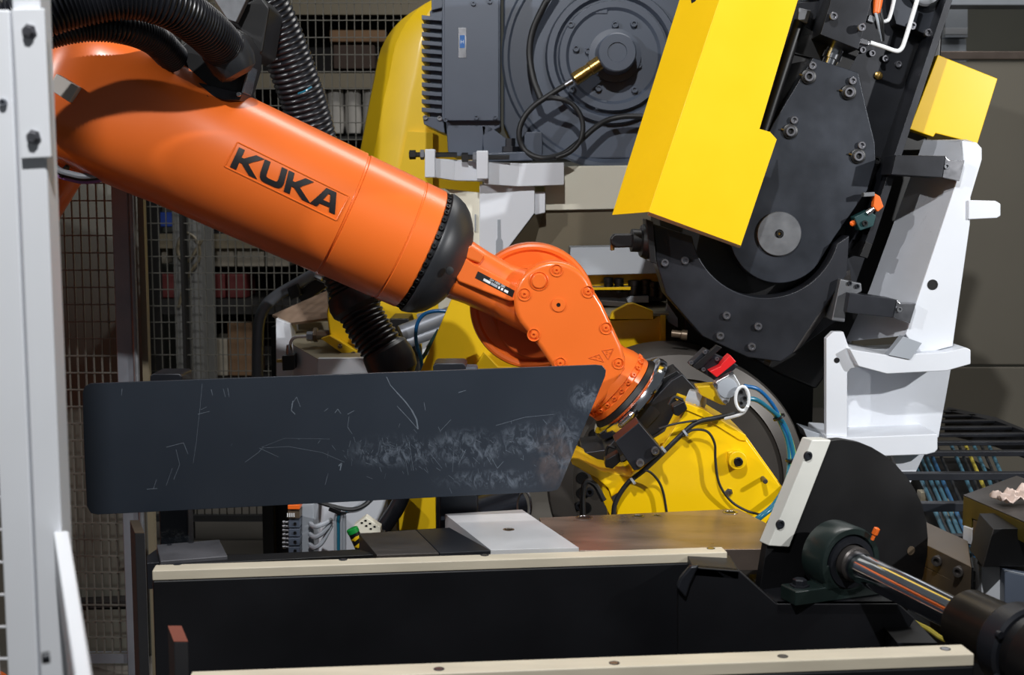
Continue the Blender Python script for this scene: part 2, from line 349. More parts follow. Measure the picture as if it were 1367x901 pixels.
# ================================================================== WHITE GUARD FRAME (front left)
GY = 1.65
g = thing('guard_post', 'white square guard post with a bolted joining plate in front of the robot arm', 'post', (P(45, 600, GY).x, GY, 0))
xa = P(24, 210, GY).x; xb = P(62, 210, GY).x
MB().box((xa, GY, 0), (xb, GY + .04, 4.0)).done('upright', WHITEG, g, .003)  # unseen upper length added so the post's shadow reaches the arm
jp = PRY('joining_plate', WHITEG, g, [(15, 12), (59, 11), (68, 210), (28, 212)], GY - .008, .008, .0015)
bolt(g, BOLTS, P(39, 42, GY - .009), FR, .0072, 'hex'); bolt(g, BOLTS, P(45, 183, GY - .009), FR, .0072, 'hex')
g2 = thing('mesh_guard', 'white flat guard frame upright at the picture edge with wire mesh', 'fence', (P(0, 600, GY).x, GY, 0))
xl = P(-24, 210, GY).x; xr = P(18.5, 200, GY).x
MB().box((xl, GY + .005, 0), (xr, GY + .035, P(0, 12, GY).z)).done('upright', WHITEG, g2, .003)
bolt(g2, GALV, P(5, 137, GY + .005), FR, .005, 'socket')
m = MB()
for k in range(70):
    z = .3 + k * .0449
    if z < 2.2: m.box((xl - .5, GY + .02, z - .0012), (xl, GY + .0225, z + .0012))
for k in range(12): m.box((xl - .02 - k * .04, GY + .0225, .2), (xl - .018 - k * .04, GY + .025, 2.2))
tag(m.done('wire_mesh', WHITEG, g2), kind='stuff')
# low white rail running towards the viewer
r = thing('guard_rail', 'white square rail running from the guard post towards the viewer, low down', 'rail', HZ(100, 800, 1.157) - V((0, 0, 1.157)))
zr = 1.157
p0, p1, p2, p3 = HZ(71, 709, zr), HZ(92, 708, zr), HZ(141, 1010, zr), HZ(115, 1010, zr)
PR('tube', WHITEG, r, [p0, p1, p2, p3], (0, 0, -.06), .003)
mid = (p2 + p3) / 2
MB().box(mid + V((-.02, 0, -.06)), (mid.x + .02, mid.y + .04, 0)).done('leg', WHITEG, r, .003)
bolt(r, BLACK, HZ(78, 840, zr) + V((-.012, 0, -.03)), (-.9, -.4, 0), .006)
# ================================================================== BLACK ROLL-OVER FIXTURE IN FRONT
ZT = .80
fx = thing('roll_over_fixture', 'black steel fixture with two long cream wear strips in front of the robot', 'fixture', (0, 2.6, 0))
D = V((-.37, .93, 0)).normalized()
def strip(name, a, b, zt, wd, th, hole_px):
    """a long nylon strip: a, b are the ends of its front top edge"""
    d = (b - a).normalized(); nrm = V((-d.y, d.x, 0))
    o = PR(name, CREAM, fx, [a, b, b + nrm * wd, a + nrm * wd], (0, 0, -th), .0025, 3)
    for px, py in hole_px:
        c = HZ(px, py, zt); bolt(o, BLACK, c + V((0, 0, -.0002)), (0, 0, 1), .0095, 'hole', 'screw_hole')
        LA('screw', STEEL, o, c + V((0, 0, -.0004)), (0, 0, 1), [(0, .0072), (.0008, .0072), (.0008, .003)], 16)
    return d, nrm
ra, rb = HZ(203, 762, ZT), HZ(971, 737, ZT)
dr, nr = strip('wear_strip', ra, rb, ZT, .045, .022, [(237, 753), (458, 747), (647, 741), (949, 732)])
fa, fb = HZ(250, 911, ZT), HZ(1301, 873, ZT)
df, nf = strip('wear_strip', fa, fb, ZT, .05, .022, [(586, 893), (820, 885), (1045, 876), (1262, 866)])
# black beams under the strips
def beam(name, a, d, ln, nrm, wd, zt, zb, mm=BLACKF):
    return PR(name, mm, fx, [a + V((0, 0, zt - ZT)), a + d * ln + V((0, 0, zt - ZT)), a + d * ln + nrm * wd + V((0, 0, zt - ZT)), a + nrm * wd + V((0, 0, zt - ZT))], (0, 0, zb - zt), .004)
beam('rear_beam', ra - nr * .002, dr, (rb - ra).length - .02, nr, .03, ZT - .022, .12)
beam('front_beam', fa - nf * .002, df, (fb - fa).length, nf, .03, ZT - .022, .12)
# end plates: long thin plates square to the beams, top edges bare
MATTE = mat('matte_dark_plate', (34, 34, 37), .8, var=.15)
def end_plate(px, w_px, ytop, z, ln, topmat, nm):
    a = HZ(px, ytop, z); b = HZ(px + w_px, ytop, z)
    PR(nm, MATTE, fx, [a, b, b + D * ln, a + D * ln], (0, 0, .12 - z), .002)
    PR(nm + '_top', topmat, fx, [a + V((0, 0, .0004)), b + V((0, 0, .0004)), b + D * ln + V((0, 0, .0004)), a + D * ln + V((0, 0, .0004))], (0, 0, .0008), 0)
zp = ZT + .052
end_plate(180, 13, 712, zp, .12, BRONZE, 'end_plate')
end_plate(232, 19, 857, ZT + .044, .085, RUST, 'stop_plate')
# welded bracket at the rear beam's far end, carrying the bearing
by = 2.70
PRY('bearing_bracket', BLACKF, fx, [(905, 782), (925, 757), (987, 762), (1037, 806), (1200, 806), (1222, 826), (1170, 905), (1100, 1000), (905, 1000)], by, .02, .003)
PRY('weld_bead', BLACK, fx, [(903, 785), (908, 772), (922, 756), (934, 755), (922, 780), (916, 800)], by - .012, .02, .006, 3)
PR('bracket_top', BLACKF, fx, [P(925, 757, by), P(987, 762, by), P(987, 762, by) + V((0, .12, 0)), P(925, 757, by) + V((0, .12, 0))], (0, 0, -.02), .002)
PR('bearing_shelf', BLACKF, fx, [P(1037, 806, by), P(1200, 806, by), P(1210, 806, by) + V((.02, .22, 0)), P(1037, 806, by) + V((-.02, .22, 0))], (0, 0, -.025), .002)
# bearing
NB = V((.37, -.93, 0)).normalized(); BC = P(1125, 746, 2.76)
pb = thing('pillow_block_bearing', 'dark green-black pillow block bearing carrying the bright shaft', 'bearing', (BC.x, BC.y, P(1040, 806, by).z))
R0 = 79 / 1000
LA('housing', DKGREEN, pb, BC - NB * .05, NB, [(0, .05), (0, R0 * .93), (.008, R0), (.072, R0), (.08, R0 * .95), (.08, R0 * .8), (.07, R0 * .74)], 48)
LA('bearing_ring', BLACK, pb, BC - NB * .05, NB, [(.06, R0 * .76), (.084, R0 * .72), (.084, R0 * .55), (.072, R0 * .52), (.072, R0 * .44)], 48)
LA('collar', DARKSTEEL, pb, BC - NB * .05, NB, [(.06, R0 * .5), (.1, R0 * .5), (.104, R0 * .46), (.104, .02)], 40)
sx = V((NB.y, -NB.x, 0)); zb = P(1040, 806, by).z
def blk(c, hx, hy, z0, z1):
    return [c - sx * hx - NB * hy + V((0, 0, z1 - c.z)), c + sx * hx - NB * hy + V((0, 0, z1 - c.z)), c + sx * hx + NB * hy + V((0, 0, z1 - c.z)), c - sx * hx + NB * hy + V((0, 0, z1 - c.z))], (0, 0, z0 - z1)
PR('foot', DKGREEN, pb, *blk(BC, .142, .03, zb, zb + .034), bevel=.004)
PR('pedestal', DKGREEN, pb, *blk(BC, .066, .03, zb + .02, BC.z), bevel=.006)
for s in (-1, 1): bolt(pb, BLACK, BC + sx * .112 * s + V((0, 0, zb + .035 - BC.z)), (0, 0, 1), .016, 'hex')
gn = P(1167, 714, 2.74); LA('grease_nipple', ORNG, pb, gn, (.35, -.1, 1), [(-.012, .004), (0, .004), (.002, .007), (.016, .007), (.018, .003)], 12)
# shaft and coupling
SH = NB; zc = BC.z
SE = HZ(1290, 828, zc - .012)
sd = (SE - BC).normalized()
sh = thing('drive_shaft', 'bright round shaft from the bearing to a black coupling at the corner', 'shaft', (SE.x, SE.y, zb))
LA('shaft', CHROME, sh, BC, sd, [(0, .033), ((SE - BC).length + .03, .033)], 40)
cp = lambda s: SE + sd * s
LA('coupling_sleeve', mat('black_oxide_coupling', (46, 42, 38), .32, .6, var=.2, scale=12), sh, SE, sd, [(-.004, .03), (-.004, .058), (.002, .062), (.11, .064), (.115, .06)], 48)
LA('coupling_ring', BLACK, sh, SE, sd, [(.11, .05), (.112, .072), (.12, .078), (.16, .08), (.165, .074)], 48)
LA('coupling_flange', BLACKD, sh, SE, sd, [(.16, .06), (.168, .07), (.2, .07), (.204, .088), (.26, .092), (.262, .05)], 48)
for k in range(6):
    an = k * math.pi / 3; u = V((0, 0, 1)); v = sd.cross(u)
    bolt(sh, BLACK, SE + sd * .168 + (u * math.cos(an) + v * math.sin(an)) * .08, -sd, .007)
# black disc with the milky strip on its cut edge
dp = PL(BC - NB * .1, NB)
dc = thing('end_disc', 'large black disc with a milky strip along its cut edge, behind the bearing', 'disc', (BC.x, BC.y + .1, .3))
ol = [(1104, 588), (1125, 586), (1147, 590), (1164, 597), (1182, 608), (1197, 621), (1211, 637), (1222, 654), (1231, 673), (1237, 696), (1239, 718), (1238, 742), (1233, 768), (1222, 798), (1205, 826), (1178, 855), (1140, 878), (1100, 886), (1060, 876), (1030, 850), (1012, 800), (1024, 727)]
PR('disc', BLACKD, dc, [dp(*q) for q in ol], -NB * .022, .0015)
st = PR('edge_strip', NYLON, dc, [dp(*q) + NB * .012 for q in ((1080, 586), (1106, 586), (1050, 729), (1022, 727))], -NB * .04, .003)
for q in ((1074, 607), (1037, 698)): bolt(st, BLACK, dp(*q) + NB * .0122, NB, .0105, 'socket', 'screw', .4)
bolt(dc, BRONZE, dp(1216, 735) + NB * .0005, NB, .011, 'hole', 'hole')
# top plates of the fixture, behind the rear strip
zq = ZT - .012
tp = PR('table_plate', BROWNSTEEL, fx, [HZ(x, y, zq) for x, y in ((735, 735), (720, 691), (985, 679), (1031, 702), (1023, 733))], (0, 0, -.05), .0015)
for x, y, rr in ((780, 691, .022), (852, 689, .016), (877, 688, .012), (975, 684, .02)): bolt(tp, STEEL, HZ(x, y, zq), (0, 0, 1), rr, 'hole', 'bore'); LA('bore_floor', BLACKD, tp, HZ(x, y, zq) + V((0, 0, .0003)), (0, 0, 1), [(0, rr * .7), (.0003, rr * .7)], 20)
wp = PR('locating_block', mat('ground_white_block', (206, 208, 212), .42, .1, var=.05, scale=14), fx, [HZ(x, y, ZT + .005) for x, y in ((594, 686), (697, 680), (773, 731), (655, 734))], (0, 0, -.06), .001)
bolt(wp, STEEL, HZ(679, 707, ZT + .005), (0, 0, 1), .014, 'hole', 'bore'); LA('bore_floor', BLACKD, wp, HZ(679, 707, ZT + .0053), (0, 0, 1), [(0, .0105), (.0003, .0105)], 20)
PR('clamp_block', DARKSTEEL, fx, [HZ(x, y, ZT + .004) for x, y in ((479, 712), (555, 707), (586, 738), (503, 741))], (0, 0, -.05), .001)
PR('clamp_block', BLACK, fx, [HZ(x, y, ZT + .003) for x, y in ((556, 707), (600, 704), (656, 735), (587, 738))], (0, 0, -.05), .001)
PR('cross_bar', BLACKD, fx, [HZ(x, y, ZT - .006) for x, y in ((225, 745), (478, 733), (505, 740), (225, 754))], (0, 0, -.04), .001)
lb = PR('side_block', GREYBLOCK, fx, [HZ(x, y, ZT + .002) for x, y in ((209, 727), (293, 720), (304, 742), (214, 749))], (0, 0, -.06), .002)
for x, y in ((226, 726), (255, 723)): bolt(lb, BLACK, HZ(x, y + 1, ZT + .0022), (0, 0, 1), .006, 'hole', 'hole')
PR('side_foot', BLACK, fx, [HZ(x, y, ZT - .02) for x, y in ((196, 742), (210, 732), (220, 750), (196, 752))], (0, 0, -.06), .001)
MB().box((-.74, 2.9, .08), (.5, 3.0, zq - .05)).done('cross_beam', BLACKF, fx, .004)
for x, y in ((-.7, 2.75), (.45, 2.9), (-.42, 2.12), (.7, 2.2)):
    MB().box((x - .05, y, 0), (x + .05, y + .1, .14)).done('foot', BLACKF, fx, .003)
for y in (2.75, 2.92): MB().box((-.62, 2.1 if y < 2.8 else 2.75, .12), (-.54, y + .1, .2)).done('side_beam', BLACKF, fx, .003)
MB().box((.42, 2.2, .1), (.5, 3.0, .2)).done('side_beam', BLACKF, fx, .003)
# two stands that carry the slate sheet
def stand(x0, x1, ytop, ybot, Y, label):
    a = P(x0, ytop, Y); b = P(x1, ybot, Y)
    s = MB().box((a.x, Y, a.z - .45), (b.x, Y + .06, a.z)).done('sheet_stand', mat('slate_post', (52, 60, 72), .5, var=.1), fx, .006)
    return s
s1 = stand(206, 252, 502, 740, 3.12, ''); s2 = stand(585, 638, 490, 740, 3.16, '')
scuff(s1.data.materials[0], [((P(228, 715, 3.12) - ORG[fx.name]), (.06, .2, .02))], (150, 155, 160), .48, 40)
for (x0, y0, x1, y1, Y) in ((200, 499, 243, 507, 3.10), (578, 485, 622, 493, 3.14)): PRY('stand_head', BLACK, fx, [(x0, y0 + 3), (x0 + 4, y0), (x1 - 4, y0), (x1, y0 + 3), (x1, y1 + 8), (x0, y1 + 8)], Y, .1, .003)
# the slate sheet
sp0 = P(113, 600, 2.96); sp1 = P(808, 560, 3.10); sn = V((sp1.y - sp0.y, -(sp1.x - sp0.x), 0)).normalized(); spl = PL(sp0, sn)
o = [(110, 524), (113, 516), (120, 512), (795, 487), (804, 488), (809, 494), (808, 502), (748, 648), (744, 654), (736, 656), (130, 687), (121, 685), (116, 676), (112, 600)]
pl = PR('slate_sheet', PLATEM, None, [spl(*q) for q in o], -sn * .008, .001)
tag(pl, 'slate grey painted steel sheet with scratched bare marks, held across the fixture', 'sheet')
lo = ORG[pl.name]
def pp(x, y): return spl(x, y) - lo
pxs = 3.0 / F
scuff(PLATEM, [(pp(530, 602), (75 * pxs, 9, 26 * pxs)), (pp(625, 598), (62 * pxs, 9, 30 * pxs)), (pp(705, 586), (48 * pxs, 9, 26 * pxs)), (pp(752, 596), (36 * pxs, 9, 58 * pxs)), (pp(782, 530), (26 * pxs, 9, 26 * pxs)), (pp(660, 640), (90 * pxs, 9, 16 * pxs))], (104, 113, 125), .47, 26, (1.5, 1, 1), .75)
scuff(PLATEM, [(pp(740, 610), (34 * pxs, 9, 50 * pxs))], (92, 82, 80), .42, 14, (1, 1, 1), .6)
sc = MB()
def scratch(pts, w=1.0):
    for a, b in zip(pts, pts[1:]):
        A = spl(*a) + sn * .0004; B = spl(*b) + sn * .0004; t = (B - A).normalized(); u = t.cross(sn) * w * .55 * pxs / 2
        sc.prism([A - u, B - u * .8, B + u * .8, A + u], -sn * .0006)
for pts, wd in (([(516, 503), (521, 514), (530, 524)], 2), ([(530, 524), (541, 536), (550, 548)], 3), ([(550, 548), (556, 560), (558, 573)], 4), ([(530, 542), (545, 558), (558, 573)], 1.4), ([(391, 535), (389, 548), (394, 553)], 2.2), ([(389, 540), (396, 530), (401, 543)], 1.2),
                ([(466, 556), (464, 570), (470, 579)], 1), ([(566, 537), (568, 548)], 1), ([(433, 549), (438, 545)], 1.2), ([(447, 551), (451, 546), (455, 552)], 1.5), ([(464, 553), (473, 548)], 1.6), ([(612, 524), (622, 521)], 1.4),
                ([(270, 512), (267, 545), (262, 590), (258, 618)], .7), ([(264, 553), (280, 549)], 1.2), ([(268, 547), (276, 543)], 1), ([(282, 520), (284, 528)], 1.4), ([(298, 519), (301, 530)], 1), ([(304, 518), (306, 530)], 1), ([(222, 597), (245, 591), (251, 606)], 1.2), ([(235, 600), (240, 620), (232, 640)], .9), ([(196, 653), (210, 652)], 1.6), ([(205, 652), (209, 640)], 1), ([(222, 648), (230, 625)], .9),
                ([(163, 519), (162, 528)], 1), ([(350, 598), (385, 596), (430, 604), (460, 617)], .7), ([(349, 597), (380, 585), (440, 586)], .5), ([(434, 647), (438, 632)], 1), ([(452, 622), (456, 618), (454, 628)], 3), ([(662, 568), (700, 557), (740, 553)], .8), ([(725, 560), (730, 566)], 1), ([(588, 575), (602, 560)], .7), ([(652, 604), (664, 625), (672, 616)], 1.1), ([(650, 610), (656, 620)], 1), ([(546, 590), (552, 628)], .9), ([(540, 607), (545, 634)], .7), ([(575, 606), (590, 625)], .8), ([(606, 602), (604, 630)], .8), ([(622, 600), (612, 620)], .9), ([(327, 617), (345, 604), (352, 596)], .8), ([(346, 598), (372, 610)], .7)):
    scratch(pts, wd)
for k in range(150):
    x = random.gauss(600, 85); y = random.gauss(602, 15); a_ = random.gauss(1.2, .5); l = random.uniform(2, 9)
    if x < 745: scratch([(x, y), (x + l * math.cos(a_), y + l * math.sin(a_))], random.uniform(.4, .9))
tag(sc.done('scratch_marks', SCRATCH, pl), kind='stuff')
# ================================================================== ORANGE ROBOT ARM
A0 = P(562, 333, 3.62); A1 = P(107, 125, 3.44); ax = (A0 - A1).normalized()
av = (UP - ax * UP.dot(ax)).normalized(); aw = ax.cross(av)            # av: up in the picture, aw: away or near
if aw.y > 0: aw = -aw                                                  # aw points to the viewer
K = 3.60 / F
ro = thing('robot_arm', 'orange industrial robot arm with black raised lettering on its forearm', 'robot', (-1.95, 3.75, 0))
def sup(c, rv, rw, ex, n=64):
    out = []
    for i in range(n):
        t = 2 * math.pi * i / n; ct, st = math.cos(t), math.sin(t)
        out.append(c + av * rv * math.copysign(abs(ct) ** (2 / ex), ct) + aw * rw * math.copysign(abs(st) ** (2 / ex), st))
    return out
def rad(s):                                                            # s: pixels back from the front end
    return 84.5 + 3.0 * min(s, 420) / 420
rings = []
prof = [(0, -3, 2), (2, 0, 2), (30, 0, 2), (31, -1.1, 2), (32.5, -1.1, 2), (33.5, 0, 2), (112, 0, 2), (113, -1.6, 2), (115.5, -1.6, 2), (116.5, .8, 2), (160, .8, 2), (220, 1, 2), (270, 1, 2), (310, 1, 2.05), (340, 1, 2.25), (365, 2, 2.6), (390, 2, 3.0), (420, 2, 3.3), (460, 1, 3.5), (490, -2, 3.5), (510, -10, 3.3), (525, -26, 3.0), (533, -50, 2.6)]
for s, dr_, ex in prof:
    r_ = (rad(s) + dr_) * K; rings.append(sup(A0 - ax * s * K, r_, r_ * (1 if ex < 2.2 else 1.0 + .03 * (ex - 2)), ex))
MB().rings(rings).done('forearm', ORANGE, ro, 0, 35)
def onarm(s, h, lift=0.0):                                             # s px back, h px up from the axis: a point on the arm's front
    R = (rad(s) + .8) * K; x = max(-.99, min(.99, h * K / R)); an = math.asin(x)
    return A0 - ax * s * K + (av * math.sin(an) + aw * math.cos(an)) * (R + lift)
def arm_sh(px, py):                                                    # picture point to (s, h) on the arm
    d = ray(px, py); o_ = CAM - A0
    dx = d - ax * d.dot(ax); ox = o_ - ax * o_.dot(ax); R = 86.5 * K
    A = dx.dot(dx); B = 2 * dx.dot(ox); Cc = ox.dot(ox) - R * R; t = (-B - math.sqrt(max(0, B * B - 4 * A * Cc))) / (2 * A)
    q = CAM + d * t; return -(q - A0).dot(ax) / K, math.asin(max(-1, min(1, (q - A0 - ax * (q - A0).dot(ax)).dot(av) / R))) * 86.5
def onarm2(s, arc, lift):                                              # arc length (px) round the arm
    an = arc / 86.5; R = (rad(s) + .8) * K
    return A0 - ax * s * K + (av * math.sin(an) + aw * math.cos(an)) * (R + lift)
TLs, TRs, BLs, BRs = arm_sh(319, 197), arm_sh(449, 257), arm_sh(307, 222.5), arm_sh(447, 286)
def word(u, v):                                                        # u 0..147, v 0..26
    fu = u / 147; fv = v / 26
    top = [TLs[i] + (TRs[i] - TLs[i]) * fu for i in (0, 1)]; bot = [BLs[i] + (BRs[i] - BLs[i]) * fu for i in (0, 1)]
    return [bot[i] + (top[i] - bot[i]) * fv for i in (0, 1)]
KK = [(0, 0), (8.6, 0), (8.6, 9.6), (11.8, 9.6), (26, 0), (37.5, 0), (20, 12.4), (23, 15.2), (38, 26), (25.5, 26), (12, 16), (8.6, 16), (8.6, 26), (0, 26)]
UU = [(0, 26), (0, 8.5), (1.4, 3.6), (4.6, .9), (9, 0), (25, 0), (29.4, .9), (32.6, 3.6), (34, 8.5), (34, 26), (25.4, 26), (25.4, 10), (24.6, 7.6), (22, 6.6), (12, 6.6), (9.4, 7.6), (8.6, 10), (8.6, 26)]
AA = [(0, 0), (10, 0), (13.6, 5.2), (27, 5.2), (27, 0), (35.6, 0), (35.6, 26), (20.4, 26)]
AH = [(17.2, 10.6), (27, 10.6), (27, 20.4), (24, 20.4)]
def letter(poly, off, hole=None):
    bm = bmesh.new()
    vs = [bm.verts.new((x + off, y, 0)) for x, y in poly]
    if hole:
        hs = [bm.verts.new((x + off, y, 0)) for x, y in hole]
        # ring of quads and tris around the counter
        V_ = vs; H = hs
        for f in ((V_[0], V_[1], V_[2], H[0]), (V_[2], V_[3], H[1], H[0]), (V_[3], V_[4], V_[5], V_[6]), (V_[3], V_[6], H[2], H[1]), (V_[6], V_[7], H[3], H[2]), (V_[7], V_[0], H[0], H[3])): bm.faces.new(f)
    else: bm.faces.new(vs)
    bm.normal_update()
    bmesh.ops.triangulate(bm, faces=bm.faces)
    ext = bmesh.ops.extrude_face_region(bm, geom=bm.faces[:])
    for g_ in ext['geom']:
        if isinstance(g_, bmesh.types.BMVert): g_.co.z = 1
    bmesh.ops.subdivide_edges(bm, edges=bm.edges[:], cuts=1, use_grid_fill=True)
    vv = []
    bm.verts.ensure_lookup_table()
    for v in bm.verts:
        s, h = word(v.co.x, v.co.y); vv.append(onarm2(s, h, .0028 if v.co.z > .7 else (.0015 if v.co.z > .3 else -.001)))
    bm.verts.index_update(); fs = [tuple(v.index for v in f.verts) for f in bm.faces]; bm.free()
    return mesh('letter', vv, fs, mat_letter, ro, 0, 30)
mat_letter = mat('black_lettering', (20, 19, 22), .4)
letter(KK, 0); letter(UU, 38.5); letter(KK, 74.5); letter(AA, 111.5, AH)
# raised rim of the lettering panel
fc = [arm_sh(*q) for q in ((317, 190), (466, 262), (449, 294), (300, 222))]
fr_ = MB()
for i in range(4):
    a, b = fc[i], fc[(i + 1) % 4]; n_ = 10
    pts = [onarm2(a[0] + (b[0] - a[0]) * k / n_, a[1] + (b[1] - a[1]) * k / n_, .0003) for k in range(n_ + 1)]
    fr_.tube(pts, .0024, 6)
fr_.done('panel_rim', ORANGE, ro)
# black rubber collar at the arm's front end, with a row of screw heads behind it
LA('collar', RUBBER, ro, A0, ax, [(s * K, r_ * K) for s, r_ in ((-2, 60), (0, 80), (1, 80), (6, 80), (7, 85), (10, 86), (18, 84.5), (28, 80.5), (38, 73), (47, 62), (53, 52), (58, 40), (62, 34), (60, 20))], 72, 0, 30)
for k in range(40):
    t = 2 * math.pi * k / 40; d_ = av * math.cos(t) + aw * math.sin(t)
    if d_.y < .45 : bolt(ro, BLACKD, A0 + ax * 2.2 * K + d_ * 80.5 * K, d_, .0072, 'socket', 'screw', .9)
hp = P(600, 361, 3.45); LA('plug', BLACKD, ro, hp, (.35, -.9, 0), [(0, .011), (.004, .011), (.0045, .004)], 16)
# neck
n0 = P(596, 352, 3.62); n1 = P(752, 421, 3.66); nx = (n1 - n0).normalized(); nv = (UP - nx * UP.dot(nx)).normalized(); nw = nx.cross(nv); nw = -nw if nw.y > 0 else nw
def rbox(c, hv, hw, ex, v_, w_, n=40):
    return [c + v_ * hv * math.copysign(abs(math.cos(t)) ** (2 / ex), math.cos(t)) + w_ * hw * math.copysign(abs(math.sin(t)) ** (2 / ex), math.sin(t)) for t in [2 * math.pi * i / n for i in range(n)]]
MB().rings([rbox(n0 + nx * s * K + nv * o_ * K, hv * K, hw, ex, nv, nw) for s, o_, hv, hw, ex in ((0, 0, 40, .085, 3), (20, 0, 41, .09, 3), (45, -1, 38, .085, 3), (80, -3, 37, .08, 2.6), (110, -2, 40, .075, 2.6), (150, 0, 44, .06, 2.6), (175, 0, 36, .05, 2.6))]).done('wrist_neck', ORANGE, ro, 0, 45)
ny = P(640, 380, 3.62).y - .1
npl = PL(P(650, 378, 3.535), nw)
PR('neck_pad', ORANGE, ro, [npl(*q) for q in ((606, 356), (616, 340), (634, 352), (694, 383), (690, 402), (680, 402), (612, 376), (606, 366))], -nw * .05, .006, 3)
PR('neck_clamp', ORANGE, ro, [npl(*q) - nw * .0 for q in ((619, 331), (629, 327), (648, 340), (641, 352), (622, 345))], -nw * .07, .006, 3)
lf = [npl(*q) + nw * .0012 for q in ((638, 362), (687, 388), (684, 397), (634, 371))]
tagp = PR('name_plate', BLACKD, ro, lf, -nw * .003, .0004)
tx = (lf[1] - lf[0]).normalized(); ty = (lf[0] - lf[3]).normalized(); cen = (lf[0] + lf[2]) / 2
text('ZH 1000 200', tagp, WPRINT, cen + ty * .0055 + tx * .004 + nw * .0002, tx, ty, .0062)
for k, (u0, u1) in enumerate(((-.036, -.014), (-.012, .008), (.011, .016), (.02, .026), (.03, .042))):
    b0 = cen + tx * u0 - ty * .003 + nw * .0001; b1 = cen + tx * u1 - ty * .003 + nw * .0001
    PR('print_block', WPRINT if k != 1 else GREYP, tagp, [b0 - ty * .0035, b1 - ty * .0035, b1 + ty * .0035, b0 + ty * .0035], nw * .0003, 0)
# rear rotor of the wrist
YR = 3.70; dcx = P(711, 409, YR); q = YR / F
LA('wrist_rotor', ORANGE, ro, dcx + V((0, .16, 0)), FR, [(0, 60 * q), (.01, 82 * q), (.05, 84.5 * q), (.15, 84.5 * q), (.158, 83 * q), (.16, 80 * q), (.158, 76 * q), (.15, 73 * q), (.148, 56 * q), (.16, 52 * q), (.162, 30 * q)], 72, 0, 25)
for x, y in ((680, 441), (690, 447), (694, 459), (706, 463)): bolt(ro, ORANGE, P(x, y, YR - .002), FR, .012, 'boss')
LA('rotor_hub', ENGRAVE, ro, P(716, 425, YR), FR, [(0, 54 * q), (.012, 54 * q), (.016, 52 * q), (.016, 20 * q)], 48)
# wrist housing: the link-shaped cover plate
YW = 3.52
def arc(cx, cy, r, a0, a1, n): return [(cx + r * math.cos(math.radians(a0 + (a1 - a0) * i / n)), cy - r * math.sin(math.radians(a0 + (a1 - a0) * i / n))) for i in range(n + 1)]
ol = arc(739.5, 402.5, 53.5, 212, 24, 22) + [(804, 406), (818, 436), (830, 462), (835, 478), (833, 494), (825, 512), (812, 530), (795, 548), (778, 552), (766, 536), (748, 506), (720, 464), (703, 442)]
wh = MB().prism(PP(ol, YW), (0, .13, 0)).done('wrist_housing', ORANGE, ro, .014, seg=5)
LA('housing_back', ORANGE, ro, P(742, 405, YW + .1), (0, 1, 0), [(0, 50 * q), (.12, 50 * q)], 40)
for x, y, r_ in ((743, 361, 8.5), (785, 389.5, 8.5), (809, 438, 8.5), (825.5, 485, 8), (748, 485, 8.5), (712.5, 447, 9), (700, 393, 9)):
    bolt(wh, ORANGE, P(x, y, YW), FR, r_ * YW / F, 'boss', 'boss_bolt')
LA('plug', ORANGE, wh, P(719.5, 375, YW), FR, [(-.002, .027), (.002, .027), (.003, .0255), (-.001, .0215), (-.001, .02), (.006, .02), (.0075, .018)], 32)
LA('centre_boss', ORANGE, wh, P(745.5, 407, YW), FR, [(-.002, .0195), (.003, .0195), (.004, .0185), (.004, .006), (-.002, .0055)], 28)
LA('centre_hole', BLACKD, wh, P(745.5, 407, YW), FR, [(.001, .0054), (.0015, .0054)], 14)
mk = MB()
for tri in (((804, 468), (819, 465.5), (812, 480)), ((786, 478), (800, 473), (806, 483))):
    pts = [P(*t_, YW - .0006) for t_ in tri]
    for i in range(3): mk.tube([pts[i], pts[(i + 1) % 3]], .0011, 6)
    c_ = (pts[0] + pts[1] + pts[2]) / 3
    for k in range(3): mk.lathe(c_ + V((.006 * math.cos(k * 2.1), 0, .004 * math.sin(k * 2.1))), FR, [(-.001, .002), (.001, .002)], 8)
tag(mk.done('warning_mark', ENGRAVE, wh), kind='stuff')
# hand: tapering cylinder, orange bolt ring, chrome locking ring
YH = 3.63; hc = P(828, 520, YH); hx = (P(858, 546, YH) - hc).normalized(); qh = YH / F
hx = (hx + V((0, .06, 0))).normalized()
LA('wrist_hand', ORANGE, ro, hc, hx, [(s * qh, r_ * qh) for s, r_ in ((-92, 20), (-86, 32), (-70, 42), (-48, 46), (-34, 47), (-22, 51), (-14, 52), (-13, 50.5), (-6, 50.5), (-5, 53), (2, 53), (4, 50), (5, 30))], 64, 0, 28)
hu = V((0, 0, 1)) - hx * hx.z; hu.normalize(); hv_ = hx.cross(hu)
for k in range(24):
    d_ = hu * math.cos(k * math.pi / 12) + hv_ * math.sin(k * math.pi / 12)
    if d_.y < .3: bolt(ro, ORANGE, hc - hx * 9.5 * qh + d_ * 50.2 * qh, d_, 3.1 * qh, 'socket', 'screw', 1.2)
LA('seal_ring', BLACKD, ro, hc, hx, [(s * qh, r_ * qh) for s, r_ in ((3, 40), (3, 54), (9, 58), (13, 58), (13, 40))], 64)
LA('locking_ring', CHROME, ro, hc, hx, [(s * qh, r_ * qh) for s, r_ in ((9, 50), (10, 62), (12, 66), (17, 68.5), (22, 69), (25, 67), (26, 60), (26, 40))], 72, 0, 25)
d_ = (-hu * .35 + hv_ * (1 if hv_.y < 0 else -1) * .93).normalized()
LA('ring_latch', STEEL, ro, hc + hx * 18 * qh + d_ * 68 * qh - hv_ * 0, d_.cross(hx), [(-.03, .005), (-.02, .011), (.02, .011), (.03, .005)], 12)
for k in (-.012, .012): bolt(ro, STEEL, hc + hx * 18 * qh + d_ * 70 * qh + d_.cross(hx) * k, d_, .006, 'socket')
